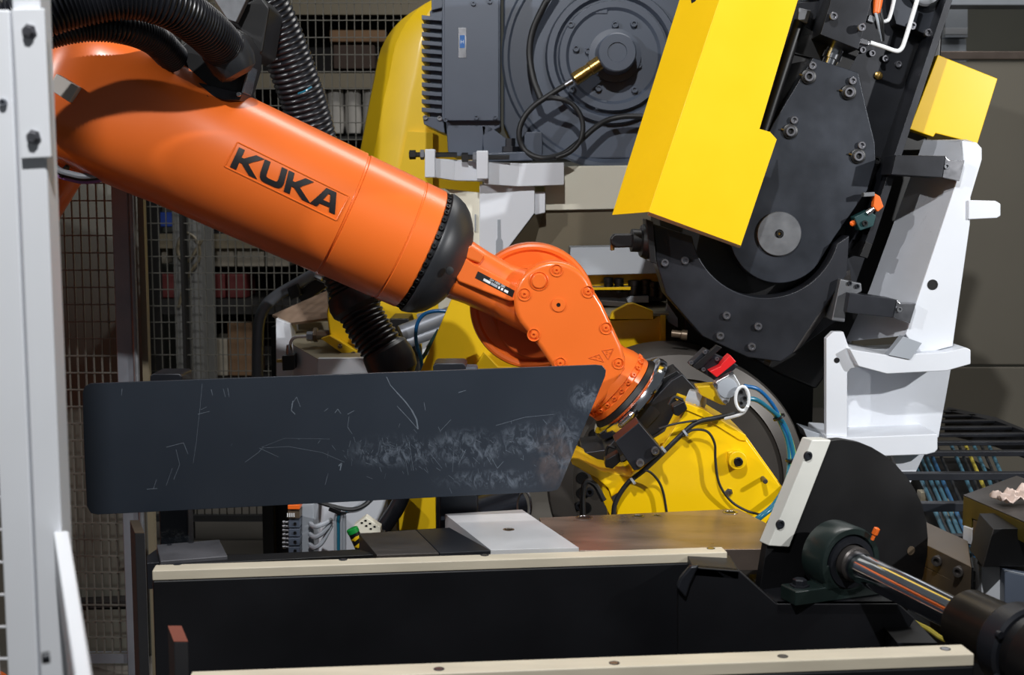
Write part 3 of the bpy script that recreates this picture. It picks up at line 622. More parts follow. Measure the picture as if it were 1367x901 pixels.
# elbow, upper arm and base: mostly behind the white post and outside the frame
ec = P(62, 118, 3.5)
LA('elbow', ORANGE, ro, ec + V((0, -.14, 0)), (0, 1, 0), [(0, .1), (.0, .15), (.012, .165), (.3, .165), (.31, .15), (.31, .1)], 56)
PRY('elbow_rib', ORANGE, ro, [(112, 74), (132, 47), (164, 50), (150, 66), (122, 70)], 3.40, .14, .008, 3)
PRY('elbow_plate', mat('pale_label', (222, 214, 206), .6), ro, [(75, 98), (105, 116), (93, 137), (64, 118)], 3.228, .04, .003)
sh_ = V((-1.95, 3.75, .95))
dv = (sh_ - (ec + V((0, .2, 0)))); dn = dv.normalized(); pv = V((0, 1, 0)); pw = dn.cross(pv).normalized()
MB().rings([rbox(ec + V((0, .2, 0)) + dv * t, hv, hw, 2.8, pw, pv) for t, hv, hw in ((-.06, .12, .09), (.08, .15, .11), (.5, .17, .12), (.9, .2, .14), (1.1, .2, .13))]).done('upper_arm', ORANGE, ro, 0, 45)
LA('shoulder', ORANGE, ro, sh_ + V((0, -.28, 0)), (0, 1, 0), [(0, .2), (.01, .24), (.5, .24), (.51, .2)], 48)
LA('base', ORANGE, ro, (-1.95, 3.75, 0), (0, 0, 1), [(0, .4), (.04, .4), (.05, .3), (.3, .28), (.32, .33), (.6, .33), (.7, .28), (1.0, .22)], 48)
for k in (0, 1, 2):
    TU('cable', (PURPLE, CABLE, GREYP)[k], ro, [P(x, y + k * -3, 3.44 - .02 * k) for x, y in ((60, 212), (78, 232), (95, 238), (112, 241), (135, 238), (150, 228))], .0095 if k == 0 else .008, 8)
LA('cable_tie', BLACKD, ro, P(86, 229, 3.42), (.8, 0, -.45), [(-.003, .02), (.003, .02)], 12)
# hose clamp on the arm
hb = thing('hose_clamp', 'black hose clamp bolted on top of the orange forearm', 'clamp', P(290, 125, 3.5))
PRY('clamp_body', BLACKD, hb, [(214, 94), (228, 70), (252, 52), (300, 34), (322, 40), (335, 62), (333, 88), (322, 126), (300, 132), (262, 118)], 3.40, .16, .008, 3)
PRY('clamp_foot', BLACK, hb, [(256, 108), (324, 124), (320, 134), (300, 134), (252, 118)], 3.38, .2, .003)
PRY('clamp_plate', GREYSTEEL, hb, [(282, -6), (332, -6), (315, 30), (303, 26)], 3.47, .03, .003)
PRY('clamp_arm', BLACKD, hb, [(304, 30), (332, 2), (348, -6), (360, 10), (350, 70), (335, 80), (320, 40)], 3.52, .2, .006)
PRY('clamp_wing', BLACKD, hb, [(172, 46), (228, 52), (222, 86), (196, 72)], 3.43, .1, .004)
TUP('clamp_spring', STEEL, hb, [(218, 92, 3.37), (222, 78, 3.37), (234, 74, 3.37)], .0028, 6)
bolt(hb, STEEL, P(229, 58, 3.42), FR, .008, 'hex'); bolt(hb, STEEL, P(319, 126, 3.375), FR, .006); bolt(hb, BLACK, P(276, 130, 3.375), FR, .006)
PRY('clamp_edge', STEEL, hb, [(331, 88), (334, 88), (325, 124), (322, 124)], 3.39, .1, .001)
# corrugated hoses
def hose(name, label, px, rpx, pitch, amp, Yr, group=None):
    pts = spline([P(*q) for q in px], 10); r_ = rpx * Yr / F
    def prof(d): t = (d / pitch) % 1.0; return r_ * (1 - amp * (.5 + .5 * math.cos(2 * math.pi * t)) ** 2)
    t_ = thing(name, label, 'hose', pts[-1], group)
    MB().tube(pts, prof, 28, pitch / 6).done('corrugated_tube', HOSE, t_, 0, 60)
    return t_
h1 = hose('corrugated_hose', 'black finely ribbed hose arching over the top of the orange forearm', [(-150, 150, 2.98), (-70, 80, 2.95), (0, 40, 2.97), (60, 16, 2.99), (110, 2, 3.02), (170, -6, 3.05), (225, 6, 3.1), (268, 34, 3.2), (295, 60, 3.3), (306, 78, 3.34)], 29, .0105, .1, 3.33)
LA('cuff', RUBBER, h1, P(298, 62, 3.33), P(316, 92, 3.34) - P(298, 62, 3.33), [(-.004, .058), (0, .062), (.05, .06), (.075, .05), (.085, .03)], 36)
h1b = hose('corrugated_hose', 'thinner dark ribbed hose tucked under the arching one above the elbow', [(-110, 160, 3.06), (-20, 84, 3.08), (50, 48, 3.11), (110, 34, 3.13), (165, 37, 3.17), (205, 52, 3.26), (232, 78, 3.36)], 22, .0085, .08, 3.14)
h2 = hose('corrugated_hose', 'thick black ribbed hose passing behind the forearm down to a rubber cuff', [(322, -60, 3.7), (345, -14, 3.75), (370, 40, 3.8), (390, 92, 3.84), (408, 145, 3.88), (424, 205, 3.92), (442, 290, 3.96), (462, 372, 3.95), (485, 425, 3.93), (508, 462, 3.92), (524, 488, 3.92)], 30.5, .0165, .085, 3.85)
TUP('green_tie', TEALHOSE, h2, [(398, 125, 3.78), (406, 122, 3.775), (416, 116, 3.79)], .003, 6)
cu = P(470, 392, 3.95); cv = P(500, 450, 3.93) - P(470, 392, 3.95)
LA('cuff', RUBBER, h2, cu, cv, [(-.02, .06), (-.01, .078), (.02, .088), (.045, .086), (.06, .075), (.062, .06)], 40)
LA('cuff', RUBBER, h2, P(524, 487, 3.92), P(540, 517, 3.92) - P(524, 487, 3.92), [(-.065, .066), (-.055, .074), (-.02, .079), (0, .078), (.03, .07), (.05, .05)], 40)
TU('lower_hose', HOSE, h2, [P(x, y, Y) for x, y, Y in ((530, 497, 3.92), (545, 540, 3.95), (549, 600, 4.0), (538, 660, 4.0), (515, 700, 4.0), (490, 730, 4.0), (470, 800, 4.0))], .026, 16)
# ================================================================== YELLOW GRIPPER UNDER THE WRIST
GYY = 3.34
gr = thing('gripper', 'yellow gripper with black cables hanging from the orange wrist', 'gripper', P(930, 700, 3.45))
# black adapter between locking ring and gripper
ad = hc + hx * 30 * qh
LA('tool_changer', BLACK, gr, hc + hx * 24 * qh, hx, [(0, .1), (0, .125), (.03, .13), (.05, .13), (.055, .12)], 48)
PRY('adapter_block', BLACK, gr, [(896, 508), (911, 499), (937, 527), (930, 545), (806, 624), (776, 614), (778, 604), (808, 600)], 3.51, .22, .004)
PRY('adapter_bar', BLACKD, gr, [(862, 517), (904, 494), (912, 503), (880, 526)], 3.54, .1, .003)
def plate_y(pts, Y=GYY, th=.02, nm='plate', mm=YELLOW, bv=.002): return PRY(nm, mm, gr, pts, Y, th, bv)
body = [(826, 760), (824, 690), (822, 668), (832, 655), (846, 632), (870, 620), (917, 545), (940, 551), (994, 584), (1047, 656), (1022, 700), (1010, 760)]
plate_y(body, GYY, .022, 'side_plate')
plate_y(body, GYY + .22, .022, 'side_plate')
PR('top_flange', YELLOW, gr, [P(915, 538, GYY - .004), P(940, 547, GYY - .004), P(996, 581, GYY - .004), P(996, 589, GYY - .004), P(988, 588, GYY - .004), P(938, 557, GYY - .004), P(912, 546, GYY - .004)], (0, .25, 0), .002)
PR('end_flange', YELLOW, gr, [P(990, 580, GYY + .02), P(996, 582, GYY + .02), P(1048, 655, GYY + .02), P(1042, 657, GYY + .02)], (0, .2, 0), .001)
PRY('side_channel', YELLOW, gr, [(760, 610), (772, 612), (802, 628), (840, 636), (848, 631), (850, 641), (816, 664), (812, 652), (798, 640), (764, 620)], GYY + .02, .2, .003)
PRY('side_channel', YELLOW, gr, [(788, 634), (800, 636), (813, 656), (827, 694), (830, 760), (822, 760), (816, 692)], GYY + .03, .18, .002)
PRY('channel_lip', YELLOW, gr, [(843, 626), (846, 614), (869, 600), (893, 585), (916, 540), (930, 540), (872, 621), (846, 638)], GYY + .03, .1, .002)
bs = plate_y(arc(985, 615, 12.5, 0, 360, 28)[:-1], GYY - .03, .034, 'boss', YELLOW, .003)
bolt(bs, BLACKD, P(985.5, 616, GYY - .0305), FR, .012, 'socket', 'bolt', .5)
PRY('boss_lug', YELLOW, gr, [(972, 604), (980, 602), (985, 610), (978, 618), (972, 612)], GYY - .018, .02, .002)
LA('pin', DARKSTEEL, gr, P(1022, 643, GYY - .04), (0, 1, 0), [(0, .005), (.002, .0065), (.045, .0065)], 14)
bolt(gr, STEEL, P(973, 657, GYY), FR, .008, 'hex')
bk = PRY('sensor_block', BLACK, gr, [(821, 590), (853, 564), (885, 602), (876, 610), (853, 627), (846, 628)], GYY - .07, .09, .002)
for x, y in ((854, 617), (874, 601)): bolt(bk, BOLTS, P(x, y, GYY - .07), FR, .011)
PRY('switch_box', BLACKD, gr, [(808, 614), (826, 604), (829, 616), (818, 626), (808, 624)], GYY - .02, .05, .003)
PRY('switch_box', BLACKD, gr, [(898, 543), (914, 535), (918, 546), (906, 556), (900, 554)], GYY - .02, .05, .003)
for pts in ([(808, 608), (812, 596), (822, 598)], [(893, 540), (900, 530), (912, 534)]): TUP('switch_wire', CABLE, gr, [(x, y, GYY - .01) for x, y in pts], .004, 6)
TUP('cable_harness', CABLE, gr, [(819, 760, GYY - .02), (819, 690, GYY - .02), (823, 668, GYY - .02), (838, 645, GYY - .02), (858, 629, GYY - .02), (880, 609, GYY - .02), (908, 582, GYY - .02), (930, 564, GYY - .015), (960, 557, GYY - .015), (984, 551, GYY - .01)], .0068, 10)
TUP('cable', CABLE, gr, [(912, 582, GYY - .03), (925, 574, GYY - .03), (944, 576, GYY - .035), (954, 592, GYY - .03), (955, 614, GYY - .025), (960, 645, GYY - .025), (975, 668, GYY - .02), (995, 681, GYY - .02), (1015, 687, GYY - .02)], .0034, 8)
TUP('cable', CABLE, gr, [(848, 638, GYY - .035), (862, 628, GYY - .05), (876, 638, GYY - .03), (885, 656, GYY - .02), (891, 690, GYY - .02)], .0034, 8)
TUP('cable', CABLE, gr, [(880, 572, GYY - .02), (900, 566, GYY - .03), (930, 561, GYY - .02)], .003, 8)
TUP('cable', CABLE, gr, [(778, 690, GYY), (778, 660, GYY), (783, 643, GYY), (795, 648, GYY), (806, 668, GYY)], .008, 8)
for x, y in ((886, 600), (845, 642), (915, 578)): LA('cable_tie', GREYP, gr, P(x, y, GYY - .09 if x == 886 else GYY - .03), (.8, 0, .6), [(-.003, .0105), (.003, .0105)], 12)
# pneumatic cylinder with the red cap, on its dark bracket
PRY('cylinder_bracket', BLACK, gr, [(920, 487), (942, 466), (986, 488), (960, 512), (950, 505)], 3.33, .05, .002)
PRY('bracket_slot', BLACKD, gr, [(925, 489), (957, 461), (964, 464), (931, 494)], 3.322, .02, .001)
for x, y in ((941, 470), (922.5, 484), (957, 479), (939, 493)): bolt(gr, BOLTS, P(x, y, 3.325), FR, .0056)
PRY('red_cap', RED, gr, [(947, 496), (962, 489), (964, 485), (975, 474), (983, 483), (957, 504)], 3.29, .05, .002)
cy = PRY('air_cylinder', ALU, gr, [(956, 509), (975, 499), (981, 500), (989, 514), (985, 524), (975, 530), (973, 538), (966, 539), (960, 530), (955, 517)], 3.30, .05, .003)
LA('end_cap', GREYP, cy, P(971, 518, 3.30), FR, [(-.002, .026), (.003, .026), (.004, .023)], 30)
for x, y in ((955, 514), (976, 498), (968, 536)): bolt(cy, STEEL, P(x, y, 3.299), FR, .006)
PRY('cylinder_body', YELLOWD, gr, [(930, 516), (956, 514), (964, 532), (970, 541), (962, 540), (936, 528)], 3.34, .06, .003)
LA('side_motor', GREYP, gr, P(918, 533, 3.42), V((.8, -.3, -.2)), [(0, .03), (.04, .034), (.045, .028), (.05, .01)], 24)
MB().tube(spline([P(991 + 9 * math.cos(t) , 532 + 16 * math.sin(t), 3.285) for t in [2 * math.pi * k / 16 for k in range(17)]], 3), .0042, 8).done('white_ring', WPRINT, gr)
PRY('valve_insert', GREYSTEEL, gr, [(986, 521), (993, 518), (998, 530), (996, 543), (988, 544), (984, 533)], 3.29, .03, .002)
for x, y in ((989, 523), (994, 531), (989, 538)): bolt(gr, BLACKD, P(x, y, 3.289), FR, .005)
TUP('white_tube', WPRINT, gr, [(998, 542, 3.28), (992, 551, 3.29), (980, 556, 3.3), (968, 559, 3.32)], .0046, 8)
# coloured air hoses
for k, (m_, off, rr) in enumerate(((BLUEHOSE, 0, .0055), (TEALHOSE, 1, .0065), (LIMEHOSE, -1.6, .0035), (TEALHOSE, -3, .005), (LIMEHOSE, 2.6, .003))):
    up = k in (0,)
    st_ = [(993, 515, 3.32), (1012, 520, 3.33), (1030, 538, 3.35)] if k in (0, 4) else [(996, 532, 3.30), (1010, 534, 3.31), (1026, 545, 3.33)]
    pth = st_ + [(1043 + off, 562, 3.36), (1054 + off * 1.2, 588, 3.36), (1058 + off * 1.6, 616, 3.36), (1053 + off * 1.5, 645, 3.34), (1036 + off, 672, 3.3), (1014 + off, 691, 3.27), (985, 715, 3.3)]
    tg = tag(TUP('air_hose', m_, None, pth, rr, 10), ['blue air hose curving outermost beside the yellow gripper', 'thick teal air hose curving down past the yellow gripper', 'lime air hose inside the coloured bundle', 'thin inner teal air hose nearest the yellow gripper', 'thin lime air hose on the outer edge of the coloured bundle'][k], 'hose', 'coloured air hoses by the gripper')
for x, y, k in ((1040, 557, 1), (1057, 614, 2)): tag(LA('cable_tie', BLACKD, None, P(x, y, 3.355), V((.5, 0, -.9)) if k == 1 else V((.1, 0, -1)), [(-.003, .017), (.003, .017)], 14), 'black tie round the coloured air hoses, ' + ('upper' if k == 1 else 'lower') + ' one', 'cable tie')
# ================================================================== DARK DRUM BEHIND THE GRIPPER
DY = 3.98; dq = DY / F
DRM = mat('dark_grey_drum', (78, 74, 70), .4, .35, var=.15, scale=5)
dr = thing('rotary_drum', 'big dark grey drum behind the yellow gripper', 'drum', (P(905, 645, DY).x, DY, 0))
LA('drum', DRM, dr, P(905, 645, DY) + V((0, .35, 0)), FR, [(0, 150 * dq), (.0, 178 * dq), (.3, 178 * dq), (.33, 175 * dq), (.35, 146 * dq), (.352, 144 * dq), (.34, 143 * dq), (.34, 60 * dq), (.36, 58 * dq), (.36, 20 * dq)], 96, 0, 25)
for k in range(22):
    a_ = math.radians(150 + k * 9); bolt(dr, BLACKD, P(905 + 128 * math.cos(a_), 645 - 128 * math.sin(a_), DY + .01), FR, .02, 'hole', 'bore')
for k in range(12):
    a_ = math.radians(k * 30 + 10); bolt(dr, BLACK, P(815 + 44 * math.cos(a_), 690 - 44 * math.sin(a_), DY + .008), FR, .014)
MB().box((P(780, 0, DY).x, DY + .05, 0), (P(1040, 0, DY).x, DY + .3, .6)).done('pedestal', BLACKD, dr, .005)
# ================================================================== TILTED PRESS HEAD
pr = thing('press_head', 'tilted black press head with a big yellow cover and bolted link plate', 'press', (P(1000, 500, 4.2).x, 4.2, 0))
PRY('back_plate', BLACK, pr, [(1030, -60), (1290, -60), (1253, 60), (1160, 330), (1128, 420), (1060, 470), (930, 440), (885, 300), (960, 30)], 4.16, .05, .003)
PRY('rear_body_shade', BLACKD, pr, [(960, -60), (1266, -60), (1256, 90), (1236, 200), (1222, 250), (1168, 395), (1132, 462), (1090, 520), (1040, 500), (940, 440), (880, 300)], 4.25, .3, .01)  # press body, its black widened to stand in for the press's shadow
PRY('side_rail', BLACK, pr, [(1266, -10), (1275, -10), (1165, 326), (1155, 324)], 4.02, .16, .0015)
PRY('side_rail', BLACKD, pr, [(1156, 322), (1165, 326), (1158, 345), (1148, 342)], 4.0, .16, .0015)
lk = [(1085, 77), (1146, 97), (1158, 150), (1168, 190), (1169, 216), (1158, 254), (1113, 318)] + arc(1040, 312, 66, -38, -168, 20) + [(986, 280), (1006, 220), (1032, 165)]
LK = mat('grey_black_link_plate', (50, 54, 62), .38, .35, var=.28, scale=9, bump=.04)
link = PRY('link_plate', LK, pr, lk, 4.04, .10, .003)
LA('pivot_disc', GREYSTEEL, link, P(1039.5, 312, 4.04), FR, [(0, .07), (.008, .07), (.010, .068), (.010, .014), (.004, .012)], 56)
bolt(link, BLACKD, P(1040, 312, 4.035), FR, .011)
bolt(link, BRASS, P(1040, 312, 4.03), FR, .004)
for x, y, x2, y2 in ((1084, 88, 1079, 102.5), (1137.5, 108, 1132.5, 123.5), (1059.5, 160.5, 1054.5, 175.5), (1149.5, 194, 1145, 208.5)):
    bolt(link, BOLTS, P(x, y, 4.04), FR, .0125, 'socket'); bolt(link, BOLTS, P(x2, y2, 4.04), FR, .0165, 'socket')
    LA('washer', BLACKD, link, P(x2, y2, 4.04), FR, [(-.001, .0235), (.006, .0235), (.008, .019)], 28)
    LA('brass_stud', BRASS, link, P(x2 - 8, y2 - 2, 4.035), (-1, -.1, .3), [(-.004, .003), (.01, .003)], 8)
for x, y in ((1151, 67), (1163.5, 71.5), (1181, 78.5), (1198.5, 86), (1113, 62)): bolt(pr, BOLTS, P(x, y, 4.16), FR, .011)
LA('brass_plug', BRASS, pr, P(1172.5, 101, 4.16), FR, [(-.002, .014), (.006, .013), (.008, .009)], 10)
# hydraulic block, rod, pipe
hy = PRY('hydraulic_block', BLACK, pr, [(1111, -40), (1175, -40), (1163, 4), (1146, 66), (1095, 46), (1108, 4)], 3.98, .16, .002)
for x, y in ((1112, 22), (1149.5, 37)): bolt(hy, BOLTS, P(x, y, 3.96), FR, .0125); LA('spacer', BLACKD, hy, P(x, y, 3.98), FR, [(0, .009), (.02, .009)], 16)
LA('cylinder_rod', CHROME, pr, P(1124, 40, 4.07), P(1106, 88, 4.07) - P(1124, 40, 4.07), [(0, .028), (.075, .028), (.076, .03), (.095, .03), (.096, .024), (.12, .024)], 32)
PRY('rod_shadow', BLACKD, pr, [(1068, 46), (1094, 46), (1148, 68), (1130, 100), (1086, 78), (1052, 70)], 4.10, .06, .002)  # black block in place of the shadow between hydraulic block and link
TUP('white_pipe', WPRINT, pr, [(1162, 57, 4.0), (1178, 62, 4.0), (1192, 67, 4.0), (1199, 68, 4.0), (1204, 64, 4.0), (1208, 54, 4.0), (1217, 25, 4.0), (1228, -12, 4.0)], .0068, 10)
TUP('white_pipe', WPRINT, pr, [(1177, 29, 4.03), (1183, 28, 4.02), (1188, 22, 4.02), (1196, -10, 4.02)], .006, 10)
PRY('pipe_fitting', STEEL, pr, [(1150, 50), (1161, 55), (1160, 61), (1148, 58)], 3.99, .03, .002)
PRY('pipe_fitting', GREYSTEEL, pr, [(1161, 19), (1170, 23), (1167, 31), (1158, 28)], 3.99, .03, .002)
LA('orange_sleeve', ORNG, pr, P(1173, -8, 4.0), P(1170, 20, 3.99) - P(1173, -8, 4.0), [(0, .016), (.03, .014), (.06, .011), (.065, .006)], 14)
for k in range(3): TUP('sensor_cable', CABLE if k else GREYP, pr, [(1168 + k * 4, 12, 3.99), (1172 + k * 3, 30, 3.985), (1177 + k, 54, 4.03)], .0045, 8)
cp2 = PRY('cover_plate', LK, pr, [(1188, -30), (1260, -30), (1254, 16), (1242, 49), (1222, 40), (1196, 32), (1190, 10)], 4.10, .06, .002)
for x, y in ((1217, 35), (1238, 44)): bolt(cp2, BOLTS, P(x, y, 4.10), FR, .013)
LA('round_port', GREYSTEEL, cp2, P(1234, -12, 4.09), FR, [(0, .05), (.02, .05), (.024, .044), (.02, .035)], 36)
# glossy rod and bars beside the cover
LA('guide_rod', BLACKD, pr, P(1067, 28, 4.06), P(1021, 170, 4.06) - P(1067, 28, 4.06), [(0, .018), (.36, .018)], 20)
PRY('guide_bar', BLACKD, pr, [(1066, 30), (1100, 50), (1040, 165), (1016, 178)], 4.11, .05, .003)
LA('hose_end', CHROME, pr, P(1080, -6, 4.02), (1, 0, .1), [(-.04, .02), (.03, .02), (.035, .014)], 20)
PRY('hose_block', GREYSTEEL, pr, [(1066, 10), (1084, 14), (1078, 32), (1064, 26)], 4.04, .05, .004)
# lower cheek
ck = [(871, 298)] + arc(1022, 298, 99.5, 190, 344, 28) + [(1134, 314), (1131, 366), (1058, 472), (1042, 483), (998, 477), (938, 449), (889, 393), (877, 353)]
chk = PRY('cheek_plate', BLACK, pr, ck, 4.0, .12, .004)
PR('cheek_chamfer', DARKSTEEL, pr, [P(1131, 362, 4.0), P(1058, 471, 4.0), P(1066, 466, 4.1), P(1133, 376, 4.1)], (.01, .004, .006), .001)
PRY('cheek_back', BLACKD, pr, [(880, 290), (1130, 300), (1128, 372), (1050, 470), (960, 450), (890, 390)], 4.14, .1, .004)
for x, y in ((887, 350.5), (914, 347.5), (969.5, 421), (1011.5, 435.5), (961, 448), (1003, 462.5)): bolt(chk, BOLTS, P(x, y, 4.0), FR, .0125)
PRY('knob_plate', BLACKD, pr, [(862, 292), (872, 296), (876, 352), (868, 350)], 3.96, .1, .002)
LA('knob', BLACKD, pr, P(868, 322, 4.02), (-1, -.1, .05), [(0, .055), (.012, .058), (.03, .05), (.034, .036), (.06, .036), (.062, .02)], 30)
PRY('connector', BLACKD, pr, [(815, 318), (820, 312), (848, 312), (850, 330), (822, 331), (815, 326)], 4.0, .05, .006, 3)
LA('connector_tip', BRASS, pr, P(817.5, 331, 4.02), (0, 0, -1), [(-.01, .007), (.006, .007), (.008, .003)], 10)
LA('fitting', BRONZE, pr, P(905, 446, 4.05), (1, -.2, -.1), [(-.02, .012), (.01, .012), (.012, .016), (.03, .016)], 14)
LA('fitting', DARKSTEEL, pr, P(1022, 478, 4.06), (1, -.3, -.3), [(0, .02), (.02, .022), (.022, .014)], 16)
# sensor at the link's lower corner
sn_ = PRY('sensor_body', TEALB, pr, [(1140, 290), (1160, 280), (1170, 288), (1166, 302), (1148, 308)], 4.0, .05, .003)
bolt(sn_, BLACKD, P(1154, 298, 4.0), FR, .009)
PRY('sensor_clip', ORNG, pr, [(1168, 258), (1175, 262), (1180, 276), (1172, 283), (1166, 276)], 3.99, .03, .003)
LA('sensor_plug', STEEL, pr, P(1157, 285, 4.0), P(1171, 275, 4.0) - P(1157, 285, 4.0), [(0, .009), (.02, .009), (.022, .006), (.04, .006)], 12)
PRY('sensor_cap', GREYSTEEL, pr, [(1153, 257), (1168, 256), (1168, 262), (1153, 263)], 3.99, .03, .002)
LA('red_bulb', ORNG, pr, P(1138, 298, 4.02), FR, [(0, .009), (.006, .009), (.01, .004)], 12)
bolt(pr, BLACKD, P(1169, 214, 4.13), FR, .014)
# yellow cover: front sheet, left flank, small right fold
cv_ = PRY('cover', YELLOW, pr, [(975, -48), (1082, -48), (1065, 0), (1014, 172), (1028, 176), (1037, 186), (989, 328), (866, 283), (960, 0)], 3.84, .006, .001)
PR('cover_flank', YELLOW, pr, [P(976, -48, 3.841), P(866, 283, 3.841), P(817, 287, 3.97), P(922, -48, 3.97)], (.004, .006, 0), .0008)
PR('cover_fold', YELLOW, pr, [P(1082, -48, 3.845), P(1065, 0, 3.845), P(1014, 172, 3.845), P(1014, 172, 3.95), P(1065, 0, 3.95), P(1082, -48, 3.95)], (-.004, 0, 0), 0)
PR('cover_fold', YELLOW, pr, [P(1037, 186, 3.845), P(989, 328, 3.845), P(989, 328, 3.95), P(1037, 186, 3.95)], (-.004, 0, 0), 0)
PR('cover_edge_highlight', CREAMP, pr, [P(866, 283, 3.84), P(989, 328, 3.84), P(989, 330, 3.86), P(866, 286, 3.86)], (0, .03, -.004), .0005)  # cream strip paints the pale highlight along the cover's bottom edge
bolt(pr, BLACKD, P(929, 2, 3.93), (-.7, -.7, 0), .012, 'hex')
MB().box((P(925, 0, 3.98).x, 3.96, P(925, 40, 4.0).z), (P(985, 0, 4.0).x, 4.3, P(925, -60, 4.0).z)).done('cover_bracket', BLACKD, pr, .004)
MB().box((P(930, 0, 4.3).x, 4.5, 0), (P(1120, 0, 4.3).x, 4.75, 2.5)).done('press_column', BLACKD, pr, .01)
# yellow side box
yb = thing('side_box', 'plain yellow box tilted above the white frame, right of the press', 'box', P(1270, 185, 4.3))
PRY('front_sheet', YELLOW, yb, [(1252, 73), (1332, 105), (1305, 192), (1249, 178), (1246, 183), (1214, 172)], 4.20, .2, .003)
# ================================================================== WHITE FRAME RIGHT OF THE PRESS
wf = thing('machine_stand', 'white welded machine frame with black clamp bars beside the press', 'frame', (P(1190, 600, 4.15).x, 4.15, 0))
PRY('front_web', WHITE, wf, [(1284, 188), (1304, 190), (1311, 198), (1311, 213), (1296, 263), (1295, 300), (1272, 462), (1226, 474), (1209, 446), (1286, 214)], 3.98, .05, .003)
GF = mat('grey_flank', (172, 175, 182), .5, var=.08, scale=6)  # greyer tone than the white web, for flank and cap sheet
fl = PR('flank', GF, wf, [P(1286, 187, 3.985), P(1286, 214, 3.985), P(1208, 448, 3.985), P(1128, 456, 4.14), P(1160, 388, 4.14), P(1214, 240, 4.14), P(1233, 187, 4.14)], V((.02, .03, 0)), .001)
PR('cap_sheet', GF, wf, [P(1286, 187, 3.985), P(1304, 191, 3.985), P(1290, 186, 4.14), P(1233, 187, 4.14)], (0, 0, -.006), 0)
scuff(GF, [(P(1245, 290, 4.0) - ORG[wf.name], (.05, .2, .09)), (P(1232, 310, 4.0) - ORG[wf.name], (.05, .2, .06))], (90, 92, 98), .56, 26, (1, 1, .6), .6)
PRY('stop_tab', WHITE, wf, [(1293, 267), (1329, 268), (1336, 272), (1336, 288), (1331, 291), (1293, 293)], 3.97, .08, .003)
bolt(wf, BLACKD, P(1245, 380, 3.979), FR, .0165, 'hole', 'hole'); LA('hole_floor', BLACKD, wf, P(1245, 380, 3.98), FR, [(-.002, .0125), (.0008, .0125)], 20)
PRY('shelf', WHITE, wf, [(1134, 466), (1184, 474), (1262, 470), (1290, 464), (1296, 467), (1296, 486), (1264, 495), (1184, 499), (1146, 489)], 3.93, .25, .003)
PRY('weld_wedge', GREYP, wf, [(1186, 474), (1206, 449), (1231, 458), (1215, 480)], 3.925, .04, .001)
PRY('corner_plate', WHITE, wf, [(1103, 452), (1112, 443), (1126, 443), (1133, 463), (1147, 469), (1147, 490), (1136, 492), (1131, 498), (1131, 584), (1103, 584)], 3.97, .03, .002)
bolt(wf, BLACKD, P(1117, 481, 3.97), FR, .009, 'hole', 'hole'); LA('hole_floor', BLACKD, wf, P(1117, 481, 3.97), FR, [(-.002, .0065), (.0006, .0065)], 16)
PRY('recess_web', WHITE, wf, [(1128, 488), (1270, 490), (1253, 584), (1128, 588)], 4.12, .05, .002)
PRY('bottom_rail', WHITE, wf, [(1103, 582), (1131, 584), (1252, 579), (1252, 600), (1248, 604), (1237, 607), (1181, 609), (1103, 592)], 3.95, .25, .004, 3)
PRY('foot_gusset', WHITE, wf, [(1190, 606), (1234, 607), (1213, 650), (1204, 640)], 4.02, .03, .002)
PRY('foot_plate', WHITE, wf, [(1090, 600), (1200, 606), (1204, 700), (1090, 700)], 4.08, .04, .002)
MB().box((P(1100, 0, 4.1).x, 4.06, 0), (P(1200, 0, 4.1).x, 4.2, P(1100, 690, 4.06).z + .05)).done('frame_leg', WHITE, wf, .004)
PRY('side_gusset', GREYP, wf, [(1072, 572), (1104, 582), (1104, 596), (1078, 586)], 3.99, .1, .002)
for nm, ptsb, ptse, bl in (('clamp_bar', [(1196, 207), (1262, 208), (1258, 237), (1190, 233)], [(1262, 208), (1267, 214), (1288, 214), (1281, 242), (1258, 237)], (1263, 222)), ('clamp_bar', [(1134, 391), (1197, 400), (1192, 424), (1130, 417)], [(1197, 400), (1202, 405), (1223, 405), (1215, 432), (1192, 424)], (1200, 413))):
    b_o = PRY(nm, BLACK, wf, ptsb, 3.93, .12, .002)
    e_o = PRY('clamp_end', STEEL, wf, ptse, 3.95, .05, .002)
    bolt(b_o, GREYSTEEL, P(bl[0], bl[1], 3.949), FR, .009)
PRY('clamp_foot', GREYSTEEL, wf, [(1122, 372), (1150, 378), (1151, 389), (1131, 400), (1128, 430), (1110, 428)], 3.97, .1, .004)
for x, y in ((1134, 378), (1144, 382)): bolt(wf, BLACK, P(x, y, 3.97), FR, .007)
# ================================================================== BLUE-GREY MOTOR ON ITS WHITE CARRIER
MY = 4.86; mq = MY / F
mo = thing('electric_motor', 'big blue-grey electric motor with cooling fins, behind the yellow cover', 'motor', (P(770, 212, MY).x, MY, P(770, 214, MY).z))
PRY('motor_body', MOTOR, mo, [(672, -70), (980, -70), (980, 212), (692, 212), (672, 165)], MY, .5, .008)
LA('end_bell', MOTOR, mo, P(818, 76, MY) + V((0, .02, 0)), FR, [(0, 146 * mq), (.02, 146 * mq), (.028, 143 * mq), (.028, 138 * mq), (.012, 132 * mq), (.012, 90 * mq), (.03, 87 * mq), (.05, 86 * mq), (.05, 78 * mq), (.03, 74 * mq), (.03, 72 * mq), (.06, 70 * mq), (.06, 62 * mq), (.05, 58 * mq), (.05, 30 * mq)], 96, 0, 22)
LA('encoder_cap', MOTOR, mo, P(820, 75, MY - .03), FR, [(0, 34 * mq), (.03, 34 * mq), (.032, 26 * mq), (.13, 24.5 * mq), (.136, 23 * mq), (.136, 12.5 * mq), (.13, 12 * mq), (.13, 4 * mq)], 48, 0, 25)
